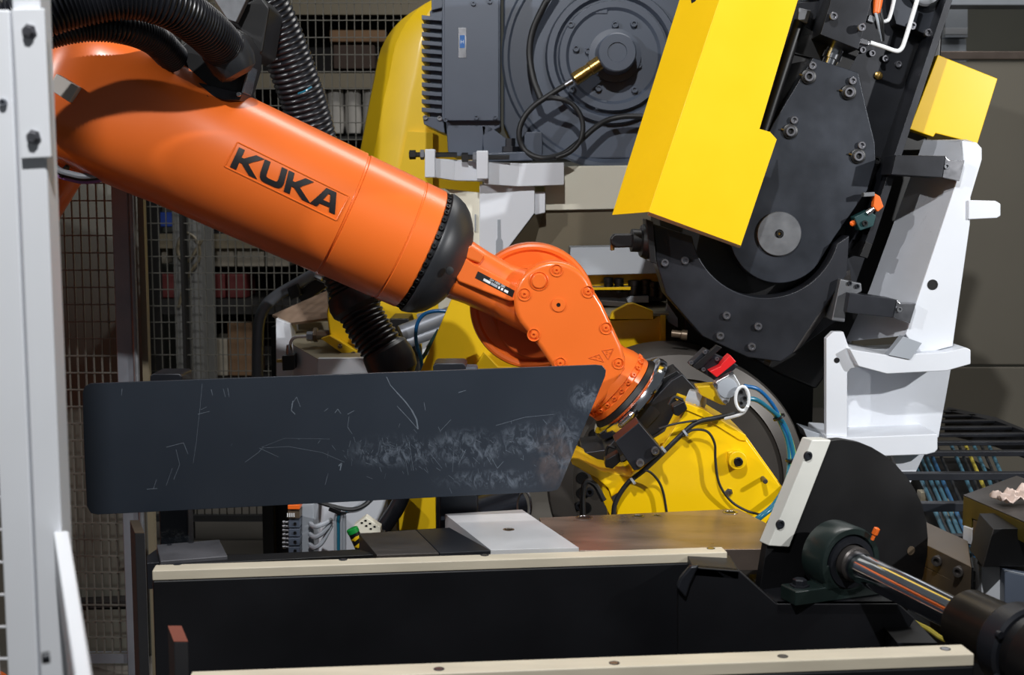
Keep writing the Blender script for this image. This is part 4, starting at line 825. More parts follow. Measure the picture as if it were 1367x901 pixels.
for x, y in ((762, 33), (821, 33), (846, 32), (769, 65), (785, 68), (819, 46), (852, 87), (847, 120), (804, 104), (799, 118), (763, 120)): bolt(mo, MOTOR, P(x, y, MY - .036), FR, .0125, 'socket')
for y0 in (6, 134): BXP('joint_lug', MOTOR, mo, 795, y0, 811, y0 + 12, MY - .035, .03)
tb = PRY('terminal_box', MOTOR, mo, [(590, -60), (668, -60), (668, 162), (590, 160)], MY - .12, .3, .004)
BXP('box_lid', MOTOR, tb, 593, -60, 666, 161, MY - .132, .014, .003)
PRY('lower_body', MOTOR, mo, [(595, 160), (668, 160), (668, 170), (646, 182), (645, 206), (604, 209), (598, 203)], MY - .1, .4, .006)
for x, y in ((632, 5), (654, 2), (636, 157), (661, 157), (595, 160)): bolt(tb, MOTOR, P(x, y, MY - .133), FR, .0085)
for k in range(12):
    y = 22 + k * 11.2
    PRY('fin', MOTOR, mo, [(563, y - 2), (590, y + 1), (590, y + 6), (563, y + 4)], MY - .1, .3, .0015)
PRY('fin_block', MOTOR, mo, [(574, 14), (592, 10), (592, 160), (574, 156)], MY - .07, .25, .003)
PRY('fin_base', MOTOR, mo, [(564, 155), (592, 157), (594, 178), (588, 176), (566, 166)], MY - .1, .3, .003)
bolt(mo, GREYSTEEL, P(568, 157, MY - .1), FR, .009); bolt(mo, GREYSTEEL, P(587, 158, MY - .1), FR, .009)
PRY('top_block', MOTOR, mo, [(576, -60), (592, -60), (592, 10), (576, 14)], MY - .09, .25, .003)
np_ = BXP('name_plate', STEEL, tb, 612, 37, 622.5, 77, MY - .1335, .002, .0005)
bq = BXP('blue_badge', BLUE, np_, 613.8, 47, 620.5, 64, MY - .1345, .001, 0)
text('H', np_, WPRINT, P(617, 56, MY - .1347), (1, 0, 0), (0, 0, 1), .0125)
# foot and gusset
PRY('foot', MOTOR, mo, [(648, 204), (710, 202), (712, 214), (648, 216)], MY - .14, .3, .004)
PRY('foot_gusset', MOTOR, mo, [(643, 168), (652, 167), (690, 196), (690, 206), (646, 206)], MY - .1, .02, .003)
PRY('foot_gusset', MOTOR, mo, [(700, 176), (724, 176), (724, 208), (700, 206)], MY - .06, .08, .003)
LA('foot_bolt', BLACK, mo, P(681, 203, MY - .1), (0, 0, 1), [(0, .034), (.02, .034), (.021, .02), (.05, .02)], 6)
# connector and cables
ca, cb = P(803, 82, MY - .12), P(764, 108, MY - .13)
LA('brass_connector', BRASS, mo, ca, cb - ca, [(0, .026), (.05, .026), (.052, .023), (.07, .023), (.072, .025), (.12, .025), (.122, .017)], 24)
LA('connector_tail', STEEL, mo, cb, P(754, 114, MY - .13) - cb, [(0, .013), (.03, .012), (.035, .008)], 16)
CY_ = MY - .13
TUP('cable', CABLE, mo, [(756, 113, CY_), (735, 126, CY_), (712, 142, CY_), (698, 160, CY_), (693, 180, CY_), (700, 200, CY_), (722, 211, CY_ - .02), (750, 206, CY_), (772, 190, CY_), (795, 170, CY_ + .02), (815, 159, CY_ + .04), (845, 155, CY_ + .04), (885, 160, CY_ + .04), (930, 175, CY_ + .04)], .0105, 10)
TUP('cable', CABLE, mo, [(742, -20, CY_ + .04), (724, 12, CY_ + .05), (711, 42, CY_ + .06), (707, 72, CY_ + .06), (712, 105, CY_ + .05), (722, 132, CY_ + .03)], .0125, 10)
TUP('cable', CABLE, mo, [(722, 132, CY_ + .03), (742, 131, CY_ - .02), (764, 139, CY_ - .02), (777, 160, CY_ - .02), (776, 184, CY_ - .02), (762, 202, CY_ - .02), (742, 211, CY_ - .02)], .0095, 10)
# white carrier under the motor
wc = thing('motor_carrier', 'white welded carrier with adjusting screws under the blue-grey motor', 'bracket', (P(690, 300, 4.9).x, 4.9, 0))
WY = 4.70
PR('slide_bar', WHITE, wc, [P(692, 218, WY), P(753, 217, WY), P(753, 247, WY), P(692, 249, WY)], (0, .2, 0), .003)
PR('slide_front', WHITE, wc, [P(646, 216, WY - .03), P(693, 218, WY), P(693, 249, WY), P(646, 246, WY - .03)], (0, .2, 0), .003)
PR('slide_side', WHITE, wc, [P(606, 213, WY - .02), P(648, 215, WY + .01), P(648, 242, WY + .01), P(606, 241, WY - .02)], (0, .2, 0), .003)
PR('slide_end', WHITE, wc, [P(575, 211, WY - .05), P(607, 213, WY - .02), P(607, 241, WY - .02), P(575, 236, WY - .05)], (0, .2, 0), .003)
BXP('adjusting_lug', WHITE, wc, 567, 199, 581, 237, WY - .06, .05, .004)
BXP('adjusting_lug', WHITE, wc, 636, 201, 652, 239, WY - .06, .05, .004)
for x, y in ((566, 206.5), (636, 210)):
    p_ = P(x, y, WY - .04); LA('adjusting_screw', BLACKD, wc, p_, (-1, 0, 0), [(-.12, .009), (.03, .009), (.03, .017), (.052, .017), (.054, .012)], 6)
    LA('lock_nut', GALV, wc, p_, (-1, 0, 0), [(-.001, .018), (.012, .018), (.014, .013)], 6)
PRY('column', WHITE, wc, [(640, 246), (714, 248), (714, 284), (679, 330), (679, 420), (640, 420)], WY + .03, .12, .004)
PRY('column_side', WHITE, wc, [(713, 256), (728, 256), (728, 284), (714, 287)], WY + .05, .1, .003)
PR('column_underside_shade', OLIVEW, wc, [P(728, 284, WY + .16), P(714, 286, WY + .04), P(679, 331, WY + .04), P(640, 380, WY + .04), P(700, 380, WY + .16)], (.004, .01, -.004), 0)  # olive-grey sheet colours in the diagonal shadow under the white column
PRY('slot_or_shadow', GREYP, wc, [(664, 293), (668, 293), (668.5, 318), (671, 322), (671, 345), (662, 345), (662, 322), (664, 318)], WY + .027, .01, .001)  # grey inlay paints the stud's shadow on the column
PRY('cross_beam', CREAMP, wc, [(726, 222), (980, 219), (980, 276), (728, 281)], WY + .12, .2, .004)
cp_ = PRY('cream_door', CREAMP, wc, [(585, 251), (641, 257), (641, 420), (585, 420)], WY + .06, .08, .003)
BXP('door_handle', GREYP, cp_, 633.5, 286, 635.5, 309, WY + .05, .02, .001)
MB().box((P(590, 0, 4.8).x, 4.85, 0), (P(700, 0, 4.8).x, 5.1, P(640, 415, 4.85).z)).done('plinth', CREAMP, wc, .004)
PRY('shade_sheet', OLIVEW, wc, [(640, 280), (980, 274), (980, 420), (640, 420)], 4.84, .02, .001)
MB().box((P(800, 0, 5.1).x, 4.865, 0), (P(960, 0, 5.1).x, 4.92, P(800, 400, 5.1).z)).done('sheet_leg', OLIVEW, wc, .002)
MB().box((P(690, 0, 5.3).x, 4.95, P(690, 222, 4.95).z - .12), (P(975, 0, 5.3).x, 5.4, P(690, 222, 4.95).z - .02)).done('top_plate', WHITE, wc, .004)
# ------------------------------------------------------------------ yellow column far left of the motor
yc = thing('yellow_housing', 'rounded yellow machine column left of the blue-grey motor', 'column', (P(540, 300, 5.3).x, 5.4, 0))
rows = [(-4, 572, 590, 640), (2, 558, 584, 640), (10, 545, 580, 640), (19, 533, 576, 640), (30, 522, 573, 640), (44, 512, 570, 640), (58, 505, 567, 640), (72, 501, 565, 640), (100, 496, 560, 640), (130, 490, 552, 640), (196, 478, 540, 640), (260, 467, 528, 640), (420, 440, 500, 640), (640, 402, 460, 640)]
rg = []
for y, xl_, xr_, xe in rows:
    a_, b_, c_ = P(xl_, y, 5.42), P(xr_, y, 5.24), P(xe, y, 5.24)
    z = b_.z
    rg.append([V((a_.x, 5.75, z)), V((a_.x, 5.5, z)), V((a_.x * .93 + b_.x * .07, 5.40, z)), V((a_.x * .6 + b_.x * .4, 5.30, z)), V((a_.x * .12 + b_.x * .88, 5.245, z)), V((b_.x, 5.24, z)), V((c_.x, 5.27, z)), V((c_.x, 5.75, z))])
MB().rings(rg).done('column_shell', YELLOWD, yc, 0, 24)
bz = rg[-1][0].z
MB().box((rg[-1][0].x, 5.26, 0), (rg[-1][6].x, 5.75, bz)).done('column_base', YELLOWD, yc)
LA('dark_hole', BLACKD, yc, P(547, 185, 5.23), FR, [(-.004, .007), (.001, .007)], 14)
PRY('seam_sheet', YELLOWD, yc, [(544, 175), (578, 177), (578, 260), (532, 236)], 5.225, .03, .001)
# ================================================================== REAR MACHINE PIECES BETWEEN WRIST AND PRESS
rb_ = thing('rear_clamping_unit', 'grey and yellow clamping unit seen between the orange wrist and the press', 'clamping unit', (P(830, 470, 4.7).x, 4.75, 0))
PR('grey_beam', GREYP, rb_, [P(762, 330, 4.65), P(846, 329, 4.65), P(850, 336, 4.6), P(885, 338, 4.6), P(885, 365, 4.6), P(770, 368, 4.6), P(760, 345, 4.6)], (0, .15, 0), .003)
PRY('yellow_rail', YELLOW, rb_, [(770, 367), (885, 364), (885, 380), (770, 382)], 4.66, .06, .002)
PR('hole_plate', BEIGEP, rb_, [P(786, 384, 4.6), P(800, 377, 4.75), P(836, 379, 4.75), P(842, 384, 4.6)], (0, 0, -.005), .0005)
PRY('plate_edge', YELLOW, rb_, [(780, 384), (842, 383), (842, 387), (780, 387)], 4.595, .01, .001)
for x, y in ((816, 381), (826, 383), (806, 379)): bolt(rb_, BLACKD, P(x, y, 4.6) + V((0, .05, .002)), (0, 0, 1), .011, 'hole', 'hole')
for x, y, r_ in ((847, 381, .022), (862, 380, .018), (872, 383, .02), (884, 386, .02), (812, 377, .016), (826, 378, .016)):
    LA('black_pin', BLACKD, rb_, P(x, y + 12, 4.62), (0, 0, 1), [(0, r_), (.03, r_), (.032, r_ * 1.1), (.05, r_ * 1.1), (.052, r_ * .7)], 18)
PRY('dark_base', BLACKD, rb_, [(795, 387), (890, 388), (890, 402), (835, 403), (810, 410), (797, 402)], 4.64, .2, .003)
PRY('dark_bar', DARKSTEEL, rb_, [(800, 400), (838, 403), (830, 410), (804, 408)], 4.6, .1, .003)
PRY('grey_block', GREYP, rb_, [(837, 400), (842, 395), (866, 395), (866, 404), (838, 404)], 4.6, .1, .002)
PR('table_sheet', BEIGEP, rb_, [P(770, 420, 4.45), P(893, 418, 4.45), P(890, 395, 4.9), P(800, 398, 4.9)], (0, 0, -.01), .001)
PRY('grey_gusset', GREYP, rb_, [(888, 422), (891, 405), (905, 425), (905, 438), (892, 430)], 4.5, .03, .002)
PRY('yellow_hood', YELLOW, rb_, [(818, 417), (838, 406), (846, 405), (872, 415), (872, 426), (814, 426)], 4.38, .05, .002)
PRY('yellow_box', YELLOW, rb_, [(800, 428), (872, 426), (878, 422), (889, 421), (889, 468), (800, 470)], 4.46, .08, .003)
PRY('box_fold', YELLOW, rb_, [(882, 421), (889, 421), (889, 468), (882, 468)], 4.44, .03, .002)
PRY('black_base', BLACKD, rb_, [(780, 468), (895, 468), (895, 640), (780, 640)], 4.5, .3, .004)
MB().box((P(790, 0, 4.6).x, 4.55, 0), (P(890, 0, 4.6).x, 4.8, P(800, 630, 4.6).z)).done('leg', BLACKD, rb_, .004)
# yellow bracket behind the wrist
yk = thing('yellow_bracket', 'yellow wedge shaped sheet bracket behind the orange wrist rotor', 'bracket', (P(610, 490, 4.25).x, 4.25, 0))
PRY('wedge_sheet', YELLOWD, yk, [(603, 398), (642, 400), (660, 430), (700, 500), (700, 560), (545, 560), (562, 494)], 4.25, .03, .002)
PRY('small_flange', YELLOWD, yk, [(634, 489), (646, 470), (665, 490), (720, 492), (720, 500), (634, 500)], 4.2, .03, .002)
MB().box((P(560, 0, 4.25).x, 4.26, 0), (P(690, 0, 4.25).x, 4.36, P(600, 540, 4.25).z)).done('stand', BLACKD, yk, .003)
PRY('yellow_skirt', YELLOWD, yk, [(531, 640), (581, 640), (582, 706), (533, 708)], 4.23, .03, .002)
# ------------------------------------------------------------------ white valve table left of the ribbed hose
vt = thing('valve_table', 'white machine table with valve and yellow casting left of the ribbed hose', 'machine table', (P(430, 490, 4.5).x, 4.5, 0))
tz = P(440, 478, 4.42)
def vtp(x, y, Y): return P(x, y, Y)
PR('front_wall', WHITE, vt, [P(391, 460, 4.62), P(424, 479, 4.42), P(424, 640, 4.42), P(391, 640, 4.62)], (.02, .03, 0), .002)
PR('front_sheet', WHITE, vt, [P(424, 478.5, 4.405), P(512, 477.5, 4.405), P(512, 640, 4.405), P(424, 640, 4.405)], (0, .03, 0), .002)
PR('table_top', BEIGEP, vt, [P(391, 460, 4.62), P(424, 479, 4.42), P(512, 478, 4.42), P(512, 440, 4.85), P(391, 440, 4.85)], (0, 0, -.012), .001)
PRY('side_cabinet', WHITE, vt, [(368, 425), (387, 432), (391, 460), (391, 640), (370, 640)], 4.7, .3, .003)
PRY('rear_ledge', BEIGEP, vt, [(386, 431), (440, 430), (440, 452), (391, 455)], 4.86, .05, .002)
PR('brown_board', BROWNC, vt, [P(363, 420, 4.75), P(436, 388, 4.9), P(440, 424, 4.75), P(388, 431, 4.72)], (0, .01, -.01), .001)
MB().box((P(372, 0, 4.6).x, 4.66, 0), (P(508, 0, 4.6).x, 5.0, P(430, 630, 4.6).z)).done('plinth', WHITE, vt, .003)
PRY('yellow_casting', YELLOWD, vt, [(436, 420), (441, 384), (450, 370), (480, 380), (498, 420), (508, 480), (486, 478), (440, 450)], 4.55, .12, .008, 3)
PRY('casting_foot', YELLOWD, vt, [(428, 452), (440, 448), (486, 474), (478, 478), (466, 478)], 4.5, .05, .002)
for x, y in ((454, 463), (472, 473)): bolt(vt, BRONZE, P(x, y, 4.497), (0, -.5, 1), .008)
LA('valve_body', BRONZE, vt, P(441, 447, 4.58), (-1, 0, 0), [(0, .018), (.045, .018), (.046, .026), (.06, .026), (.061, .012), (.07, .012)], 8)
LA('valve_nut', STEEL, vt, P(418, 449, 4.57), (-1, 0, 0), [(0, .018), (.022, .018), (.024, .01)], 6)
TUP('valve_pipe', WPRINT, vt, [(411, 449, 4.57), (395, 450, 4.57), (389, 455, 4.58), (386, 468, 4.58), (386, 476, 4.58)], .006, 8)
LA('nozzle', STEEL, vt, P(386, 460, 4.56), (0, 0, -1), [(0, .009), (.02, .012), (.04, .012), (.042, .007)], 10)
PRY('solenoid', BLACKD, vt, [(376, 475), (392, 474), (392, 494), (377, 495)], 4.52, .08, .003)
PRY('brass_port', BRASS, vt, [(369, 480), (377, 480), (377, 484), (369, 484)], 4.54, .02, .001)
# bent steel pipe
bp_ = thing('bent_pipe', 'bent bare steel pipe in a black clamp left of the valve table', 'pipe', P(344, 640, 5.0))
TUP('pipe', GALV, bp_, [(344, 660, 5.0), (344, 540, 5.0), (344, 470, 5.0), (346, 430, 5.0), (355, 408, 5.0), (372, 393, 5.0), (398, 378, 5.0), (425, 362, 5.0)], .023, 14, 8)
PRY('clamp', BLACKD, bp_, [(383, 385), (396, 378), (402, 394), (388, 402)], 4.95, .1, .004)
PRY('black_mount', BLACKD, bp_, [(395, 392), (420, 372), (440, 380), (404, 406)], 5.02, .08, .003)
MB().box((P(352, 0, 5.1).x, 5.1, 0), (P(372, 0, 5.1).x, 5.2, P(355, 436, 5.1).z)).done('stand', BLACKD, bp_, .003)
MB().box((P(336, 0, 5.0).x, 4.98, 0), (P(352, 0, 5.0).x, 5.03, P(344, 655, 5.0).z)).done('foot', BLACKD, bp_, .003)
LA('fitting', STEEL, bp_, P(423, 364, 4.98), V((.9, -.1, -.4)), [(0, .024), (.03, .024), (.032, .016), (.07, .016)], 12)
# blue hose and grey tubes seen in the gap under the collar
bh = tag(TUP('air_hose', BLUEHOSE, None, [(600, 416, 4.35), (583, 415, 4.35), (567, 419, 4.35), (558, 430, 4.35), (555, 446, 4.35), (557, 464, 4.35), (562, 480, 4.35), (566, 520, 4.35)], .0068, 10), 'blue air hose looping in the gap under the black collar', 'hose')
tg_ = thing('tube_cluster', 'grey tubes and fittings in the gap between ribbed hose and yellow wedge', 'tubes', P(570, 540, 4.55))
for x0, y0, x1, y1, r_ in ((535, 445, 600, 420, .03), (535, 460, 600, 436, .022)): LA('grey_tube', GALV, tg_, P(x0, y0, 4.55), P(x1, y1, 4.6) - P(x0, y0, 4.55), [(0, r_), (.2, r_)], 18)
PRY('grey_panel', GREYP, tg_, [(556, 420), (600, 412), (600, 424), (560, 436)], 4.7, .05, .002)
PRY('white_block', WHITE, tg_, [(562, 446), (572, 444), (574, 470), (564, 480)], 4.6, .05, .002)
TUP('green_tube', TEALB, tg_, [(586, 440, 4.4), (575, 458, 4.4), (568, 472, 4.4), (560, 482, 4.4)], .007, 8)
TUP('silver_tube', STEEL, tg_, [(590, 437, 4.42), (578, 452, 4.42), (570, 464, 4.42)], .005, 8)
PRY('black_block', BLACKD, tg_, [(520, 425), (545, 425), (560, 480), (560, 560), (520, 560)], 4.62, .2, .004)
MB().box((P(525, 0, 4.7).x, 4.66, 0), (P(560, 0, 4.7).x, 4.8, P(540, 550, 4.66).z)).done('stand', BLACKD, tg_, .003)
# ------------------------------------------------------------------ junction below the slate sheet
jb = thing('junction_manifold', 'grey cable manifold with orange plug and silver fittings under the slate sheet', 'manifold', (P(400, 735, 3.9).x, 3.9, 0))
BXP('back_block', GREYP, jb, 398, 672, 419, 760, 3.95, .1, .004)
for k in range(4): BXP('module', MOTOR, jb, 385, 694 + k * 12, 400, 704.5 + k * 12, 3.9, .06, .002); bolt(jb, BLACKD, P(394, 699 + k * 12, 3.9), FR, .005)
for k in range(7): LA('fitting', STEEL, jb, P(385, 697 + k * 5.5, 3.93), (-1, 0, 0), [(0, .004), (.008, .004), (.009, .0055), (.018, .0055), (.019, .003)], 10)
BXP('orange_plug', ORNG, jb, 384, 674, 400, 680, 3.88, .05, .002); BXP('plug_base', BRONZE, jb, 384, 681, 400, 692, 3.89, .05, .002)
for k in range(4): LA('pin', WPRINT, jb, P(384 + k * 2.8, 690, 3.885), (0, 0, 1), [(0, .002), (.012, .002)], 6)
for k in range(3): TUP('grey_cable', GREYP, jb, [(414, 699 + k * 14, 3.93), (420, 703 + k * 14, 3.88), (430, 700 + k * 12, 3.88), (442, 694 + k * 4, 3.93)], .0075, 8)
for k in range(4): TUP('riser_cable', TEALHOSE if k == 1 else GREYP, jb, [(448 + k * 4, 760, 3.9), (448 + k * 4, 710, 3.9), (448 + k * 4, 690, 3.9), (455 + k * 2, 684, 3.9), (480, 680 - k * 2, 3.9), (500, 664 - k * 2, 3.92)], .0055, 8)
TUP('dark_cable', CABLE, jb, [(425, 670, 3.88), (445, 676, 3.87), (470, 680, 3.87), (490, 672, 3.88), (500, 655, 3.9)], .007, 8)
PRY('black_clip', BLACKD, jb, [(440, 676), (455, 682), (453, 688), (438, 682)], 3.86, .02, .002)
MB().box((P(384, 0, 3.95).x, 3.97, 0), (P(420, 0, 3.95).x, 4.05, P(400, 755, 3.95).z)).done('stand', BLACKD, jb, .003)
bp2 = thing('white_casting', 'white painted machine casting behind the grey cables under the sheet', 'casting', (P(480, 735, 4.1).x, 4.1, 0))
PRY('body', WHITE, bp2, [(430, 655), (520, 655), (512, 680), (500, 706), (490, 760), (420, 760), (428, 690)], 4.1, .15, .012, 3)
MB().box((P(430, 0, 4.1).x, 4.12, 0), (P(495, 0, 4.1).x, 4.3, P(430, 750, 4.1).z)).done('leg', WHITE, bp2, .003)
tb_ = PRY('terminal_strip', CREAMP, None, [(472, 702), (488, 690), (508, 704), (508, 712), (480, 712)], 3.7, .04, .002); tag(tb_, 'small cream terminal strip with dark slots behind the dark clamp blocks', 'terminal strip')
for x, y in ((483, 698), (489, 702), (495, 706), (488, 695), (494, 699), (500, 703)): BXP('slot_or_shadow', BLACKD, tb_, x - 1.5, y - 1, x + 1.5, y + 1, 3.698, .004, 0)
MB().box((P(482, 0, 3.7).x, 3.71, 0), (P(505, 0, 3.7).x, 3.73, P(490, 711, 3.7).z)).done('stand', BLACKD, tb_)
gb = thing('striped_bar', 'black bar end with green cap and yellow-black warning stripes by the clamp blocks', 'bar', P(476, 730, 3.0))
ga = P(471, 708, 2.97); gd = (P(480, 728, 2.97) - ga)
LA('bar', BLACKD, gb, ga, gd, [(0, .0135), (.06, .0135)], 16); LA('green_cap', GREEN, gb, ga - gd.normalized() * .006, gd, [(0, .012), (.002, .0145), (.012, .0145), (.013, .01)], 18)
for s_ in (.018, .036): LA('warning_stripe', YELLOWD, gb, ga + gd.normalized() * s_, gd + V((.012, 0, .004)), [(-.003, .0139), (.005, .0139)], 16)
# roller and dark column right of the stand
rl = thing('dark_roller', 'dark glossy roller with a coil of steel swarf under the sheet end', 'roller', (P(670, 690, 3.9).x, 3.9, 0))
LA('roller', CHROME if False else mat('glossy_dark_steel', (70, 74, 84), .22, .8, var=.1), rl, P(636, 690, 3.75), P(704, 668, 3.95) - P(636, 690, 3.75), [(-.05, .02), (-.05, .06), (.17, .065), (.175, .05)], 36)
TUP('steel_coil', STEEL, rl, [(700 + 9 * math.cos(t), 676 + 20 * math.sin(t) , 3.72 - .004 * t) for t in [k * .5 for k in range(26)]], .0035, 6, 3)
MB().box((P(640, 0, 3.9).x, 3.86, 0), (P(690, 0, 3.9).x, 3.98, P(670, 690, 3.9).z)).done('stand', BLACKD, rl, .003)
# ================================================================== RIGHT: MACHINED BLOCKS AND CABLE CARRIER
BY = 2.95
blA = thing('machined_block', 'brown steel block with two screws beside the black disc, low one', 'block', HZ(1275, 790, .62) - V((0, 0, .0)))
def topz(px, py, Y): return P(px, py, Y)
def cube_px(nm, mm, par, fl, fr_p, hpx, back, bev=.002):
    """a box whose front top edge runs between two points, hpx tall, going back by a vector"""
    h = V((0, 0, -hpx * fl.y / F)); b = V(back)
    return MB().prism([fl, fr_p, fr_p + h, fl + h], b).done(nm, mm, par, bev)
bk_ = V((.10, .30, 0))
A_, B_ = P(1234, 726, 3.02), P(1297, 757, 2.80)
cube_px('block', BRONZE, blA, A_, B_, 31, V((.07, .22, 0)))
cube_px('lower_block', BRONZE, blA, A_ + V((0, 0, -.056)), B_ + V((0, 0, -.052)), 60, V((.07, .22, 0)))
cube_px('end_face', BLACKD, blA, B_ + V((.0012, .0002, -.001)), B_ + V((.026, .08, -.001)), 28, V((.003, -.001, 0)), 0)
for t in (.33, .78): bolt(blA, DARKSTEEL, A_.lerp(B_, t) + V((0, 0, -.022)) + V((-.7, -.7, 0)) * .002, (-.7, -.72, 0), .013)
MB().box((A_.x + .03, 2.92, 0), (B_.x + .05, 3.05, A_.z - .15)).done('stand', BLACKD, blA, .003)
blB = thing('clamp_stack', 'stack of olive and black machined blocks at the picture edge under a rag', 'block', P(1340, 790, 2.9))
C_, D_ = P(1286, 662, 3.12), P(1400, 712, 2.62)
PR('olive_block', OLIVE, blB, [C_, D_, D_ + V((0, 0, -.05)), P(1332, 706, 2.9), P(1297, 692, 3.06), P(1297, 705, 3.06), C_ + V((0, 0, -.075))], (.22, .22, 0), .002)
PR('olive_top', DARKSTEEL, blB, [C_ + V((0, 0, .0006)), D_ + V((0, 0, .0006)), D_ + V((.22, .22, .0006)), C_ + V((.22, .22, .0006))], (0, 0, .002), 0)
bolt(blB, STEEL, C_.lerp(D_, .25) + V((.12, .09, .003)), (0, 0, 1), .03, 'hole', 'bore')
cube_px('brown_plate', BRONZE, blB, P(1299, 694, 3.05), P(1335, 704, 2.9), 34, V((.1, .1, 0)))
for t in ((1311, 704), (1308, 712)): bolt(blB, DARKSTEEL, P(t[0], t[1], 2.98), (-.7, -.7, 0), .008)
cube_px('white_shim', WHITE, blB, P(1286, 702, 3.10), P(1298, 706, 3.05), 22, V((.05, .05, 0)), .001)
PR('black_block', BLACKD, blB, [P(1326, 706, 2.78), P(1400, 704, 2.78), P(1400, 756, 2.78), P(1312, 757, 2.78)], (.02, .14, 0), .002)
PR('block_side', DARKSTEEL, blB, [P(1326, 706, 2.778), P(1322, 704, 2.9), P(1304, 752, 2.9), P(1312, 757, 2.778)], (.003, .002, 0), 0)
bolt(blB, CHROME, P(1350, 704, 2.82) + V((0, .02, .001)), (0, 0, 1), .022, 'hole', 'bore')
PR('white_base', WHITE, blB, [P(1310, 755, 2.85), P(1340, 757, 2.8), P(1340, 850, 2.8), P(1310, 850, 2.85)], (.03, .12, 0), .002)
PR('grey_base', MOTOR, blB, [P(1341, 762, 2.76), P(1400, 775, 2.76), P(1400, 850, 2.76), P(1341, 850, 2.76)], (.02, .12, 0), .002)
PR('grey_base_top', GREYP, blB, [P(1341, 762, 2.76) + V((0, 0, .001)), P(1400, 775, 2.76) + V((0, 0, .001)), P(1400, 760, 2.95), P(1350, 758, 2.95)], (0, 0, .002), 0)
MB().box((P(1312, 0, 2.9).x, 2.88, 0), (P(1400, 0, 2.9).x, 2.98, P(1340, 845, 2.88).z)).done('stand', BLACKD, blB, .003)
# crumpled rag on the stack
rv = []; rf = []; n_ = 12
ro_ = P(1334, 671, 2.93); 
random.seed(5)
for i in range(n_ + 1):
    for j in range(n_ + 1):
        u = i / n_; v = j / n_
        rv.append(ro_ + V((u * .1, v * .08 - .02, .004 + .035 * u ** 2 * (.6 + .4 * math.sin(v * 7)) + .008 * math.sin(u * 19 + v * 6) + random.uniform(0, .005))))
for i in range(n_):
    for j in range(n_): a_ = i * (n_ + 1) + j; rf.append((a_, a_ + 1, a_ + n_ + 2, a_ + n_ + 1))
rg_ = mesh('rag', rv, rf, RAG); tag(rg_, 'crumpled pinkish white rag lying on the olive block stack', 'rag')
so = rg_.modifiers.new('t', 'SOLIDIFY'); so.thickness = .003
# energy chain: cables under black cross bars, running away
cc = thing('cable_carrier', 'black cable carrier with many cross bars over blue and yellow cables', 'cable carrier', (P(1290, 600, 3.9).x, 3.9, 0))
ZC = .75
bars = [(716, 13), (672, 12), (632, 10), (603, 7), (590, 5.5), (579.5, 4.5), (570.5, 4), (562, 3.5), (555, 3), (549, 2.6)]
lx = [1205, 1205, 1205, 1205, 1205, 1205, 1200, 1200, 1200, 1200]; rx_ = [1420, 1420, 1410, 1400, 1388, 1372, 1352, 1330, 1305, 1280]
ys = []
for (y, h), x0, x1 in zip(bars, lx, rx_):
    a_ = HZ(x0, y, ZC); b_ = HZ(x1, y - .004 * (x1 - x0), ZC); ys.append(a_.y)
    hm = h * a_.y / F
    MB().prism([a_, b_, b_ + V((0, 0, -hm)), a_ + V((0, 0, -hm))], (0, .03, 0)).done('cross_bar', BLACK, cc, .002)
x0 = HZ(1190, 716, ZC).x; x1 = HZ(1440, 716, ZC).x
MB().box((x0 + .1, 3.25, ZC - .16), (x1 + .3, 4.7, ZC - .13)).done('floor_tray', BLACKD, cc, .002)
PR('side_link', BLACK, cc, [HZ(1262, 547, ZC), HZ(1330, 562, ZC), HZ(1372, 577, ZC), HZ(1420, 603, ZC), HZ(1480, 640, ZC), HZ(1500, 640, ZC), HZ(1400, 585, ZC), HZ(1330, 557, ZC), HZ(1266, 543, ZC)], (0, 0, -.1), .002)
MB().box((x0 + .2, 3.3, 0), (x0 + .5, 3.6, ZC - .16)).done('leg', BLACKD, cc, .003); MB().box((x0 + .2, 4.3, 0), (x0 + .5, 4.6, ZC - .16)).done('leg', BLACKD, cc, .003)
def lane(px, py): return HZ(px, py, ZC - .06)
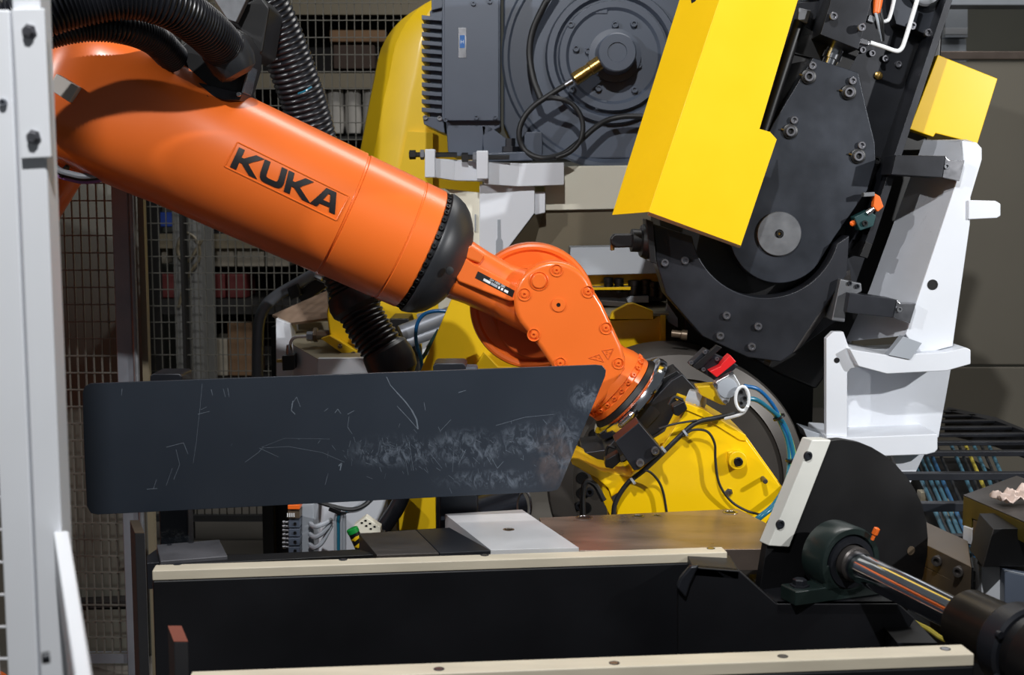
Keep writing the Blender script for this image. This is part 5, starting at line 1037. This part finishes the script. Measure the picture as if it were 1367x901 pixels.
CARC = mat('dusty_teal_cable', (62, 104, 122), .5); CARB = mat('dusty_blue_cable', (44, 92, 130), .5); CARY = mat('dusty_yellow_cable', (176, 160, 60), .5)
CT = [(1226, 'b'), (1231, 'k'), (1250, 'b'), (1255, 'k'), (1262, 'b'), (1270, 'b'), (1278, 'b'), (1290, 'k'), (1310, 'b'), (1320, 'k'), (1329, 'y'), (1340, 'b'), (1350, 'k'), (1360, 'b')]
for px, k in CT:
    a_ = lane(px + 6, 700); dirv = (lane(px - 18, 645) - a_)
    b_ = a_ + dirv * 2.2; a2 = a_ - dirv * .6
    o = MB().tube([a2, a_, b_], (.0065 if k != 'k' else .0055), 10).done('cable', {'b': CARC if px % 3 else CARB, 'k': CABLE, 'y': CARY}[k], cc)
for k in range(5):
    p_ = lane(1232 + k * 34, 655 + (k % 3) * 12)
    MB().box(p_ + V((-.012, -.02, -.06)), (p_.x + .012, p_.y + .02, p_.z + .0)).done('divider', BEIGEP, cc, .002)
# small control box with yellow marks under the shaft
kb = thing('control_box', 'small dark box with yellow markings on the floor rack below the shaft', 'box', HZ(1235, 862, .6))
kz = P(1200, 858, 2.6)
PR('lid', BLACK, kb, [P(1198, 858, 2.6), P(1252, 858, 2.6), P(1240, 848, 2.8), P(1206, 848, 2.8)], (0, 0, -.004), .0005)
PR('body', BLACKD, kb, [P(1198, 858.5, 2.6), P(1252, 858.5, 2.6), P(1252, 900, 2.6), P(1198, 900, 2.6)], (0, .2, 0), .002)
for k in range(3): PR('yellow_mark', YELLOWD, kb, [P(1216 + k * 8, 855, 2.66), P(1222 + k * 8, 855, 2.66), P(1221 + k * 8, 851, 2.74), P(1216 + k * 8, 851, 2.74)], (0, 0, .001), 0)
MB().box((P(1205, 0, 2.6).x, 2.62, 0), (P(1245, 0, 2.6).x, 2.78, P(1200, 899, 2.6).z)).done('stand', BLACKD, kb, .003)
ch = tag(TUP('rope', CARY, None, [(1216, 828, 2.95), (1228, 834, 2.93), (1240, 840, 2.91), (1254, 850, 2.89), (1266, 856, 2.87)], .006, 8), 'yellow twisted cable bundle below the bright shaft', 'cable')
